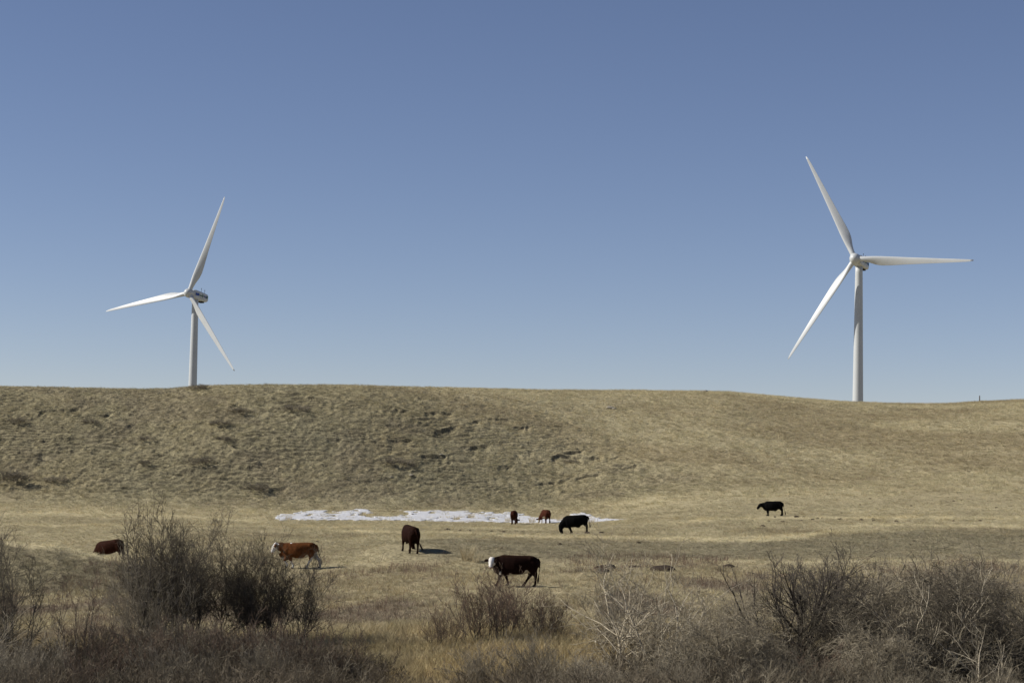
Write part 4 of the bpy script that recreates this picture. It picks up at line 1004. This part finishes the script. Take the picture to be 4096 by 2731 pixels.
    for i, lg in enumerate(legs):
        fx, lift = (lg if isinstance(lg, tuple) else (lg, 0)); s = 1 if i % 2 == 0 else -1
        xx = fx + ((-.06 if lift else .03) if i < 2 else 0); z_ = lift * (.8 if i < 2 else 1)
        bm = bmesh.new(); loft(bm, [((xx, s * .16, .075 + z_), .050, .060), ((xx + .02, s * .16, .0 + z_), .060, .078)], side=Vector((0, 1, 0)), seg=12)
        bm_obj('hoof', bm, M_hoof, root)
    return root
HANG = lambda LS, h=1.25: [(-.90 * LS, 0, h), (-.985 * LS, 0, h - .12), (-1.0 * LS, 0, h - .4), (-.985 * LS, .01, h - .68)]
ST = [.66, .56, -.62, -.72]
cow('dark brown cow with a white face and belly, walking left and looking at the camera', 2073, 88.6, 180, (.0105, .0042, .0028), [.90, .42, -.74, -.28],
    ((1.16, .16, 1.20), (1.19, .40, .80), (1, -.12, .03)), [(-.90, 0, 1.25), (-.985, 0, 1.10), (-.97, .02, .75), (-.93, .03, .45)], 'dark_face', nose_d=False, name='cow', seed=1, udder=False,
    neck=[((.62, 0, 1.0), .24, .37), ((.88, .02, 1.02), .19, .30)])
cow('orange brown cow with a white face, legs and belly, walking left', 1203, 106.0, 181, (.100, .037, .0125), [(.76, .10), .38, -.34, (-1.02, 0)],
    ((1.23, 0, 1.33), (1.46, 0, .86), (0, 1, 0)), [(-.90, 0, 1.25), (-.98, 0, 1.08), (-.99, 0, .82), (-1.08, 0, .5)], 'orange', nose_d=False, seed=2,
    neck=[((.62, 0, 1.04), .22, .33), ((.88, 0, 1.13), .16, .26)])
cow('black bull grazing in front of the snow with its head down', 2307, 152, 179, (.0035, .0033, .0035), [.45, .36, -.70, -.76],
    ((1.25, 0, .52), (1.10, 0, .06), (0, 1, 0)), [(-.90, 0, 1.27), (-.99, 0, 1.15), (-1.02, 0, .9), (-1.03, 0, .72)], HS=1.02, sheath=True, name='bull', cat='bull', seed=3,
    neck=[((.50, 0, 1.08), .27, .36), ((.80, 0, .98), .22, .30), ((1.02, 0, .78), .18, .25)])
cow('black cow standing alone on the right below the larger turbine', 3095, 182, 174, (.0035, .0033, .0035), [.62, .48, -.62, -.74],
    ((1.16, 0, 1.10), (1.50, 0, .66), (0, 1, 0)), [(-.92, 0, 1.20), (-1.0, 0, 1.05), (-1.0, 0, .7), (-1.10, 0, .38)], LS=.90, HS=.98, seed=4, sheath=True,
    neck=[((.56, 0, .98), .21, .33), ((.80, 0, .98), .16, .24)])
cow('red brown cow on the far left, its legs hidden behind the grassy mound', 450, 128, 163, (.026, .0085, .0048), [.72, .42, -.60, -.72],
    ((1.22, 0, .50), (1.14, 0, .06), (0, 1, 0)), HANG(1.0), seed=5, LS=.97,
    neck=[((.55, 0, 1.02), .23, .34), ((.82, 0, .90), .19, .27), ((1.02, 0, .70), .16, .22)])
cow('dark brown cow seen from behind, throwing a long shadow to the right', 1640, 110, 110, (.014, .0050, .0033), [.70, .50, -.52, -.80],
    ((1.10, -.42, .50), (1.0, -.52, .08), (.3, 1, 0)), [(-.91, 0, 1.25), (-1.0, -.02, 1.1), (-1.02, -.10, .75), (-1.0, -.22, .52)], seed=6, SC=1.07, udder=True,
    neck=[((.55, 0, 1.02), .23, .34), ((.80, -.10, .90), .19, .27), ((.96, -.24, .70), .16, .22)])
cow('reddish cow seen from behind at the snow edge, left one of the two', 2054, 196, 86, (.034, .0105, .006), [.70, .50, -.62, -.70],
    ((1.18, -.18, .52), (1.10, -.24, .10), (0, 1, 0)), [(-.91, 0, 1.25), (-1.0, 0, 1.1), (-1.01, -.03, .75), (-1.0, -.22, .5)], seed=7,
    neck=[((.55, 0, 1.02), .23, .34), ((.82, -.05, .90), .19, .27), ((1.0, -.1, .70), .16, .22)])
cow('reddish pale-bellied cow seen from behind at the snow edge, right one of two', 2181, 196, 107, (.048, .0150, .008), [.70, .50, -.62, -.70],
    ((1.18, .25, .52), (1.10, .34, .10), (0, 1, 0)), [(-.91, 0, 1.25), (-1.0, -.02, 1.1), (-1.02, -.07, .75), (-1.0, -.12, .38)], 'red_belly', seed=8, udder=True,
    neck=[((.55, 0, 1.02), .23, .34), ((.82, .08, .90), .19, .27), ((1.0, .16, .70), .16, .22)])
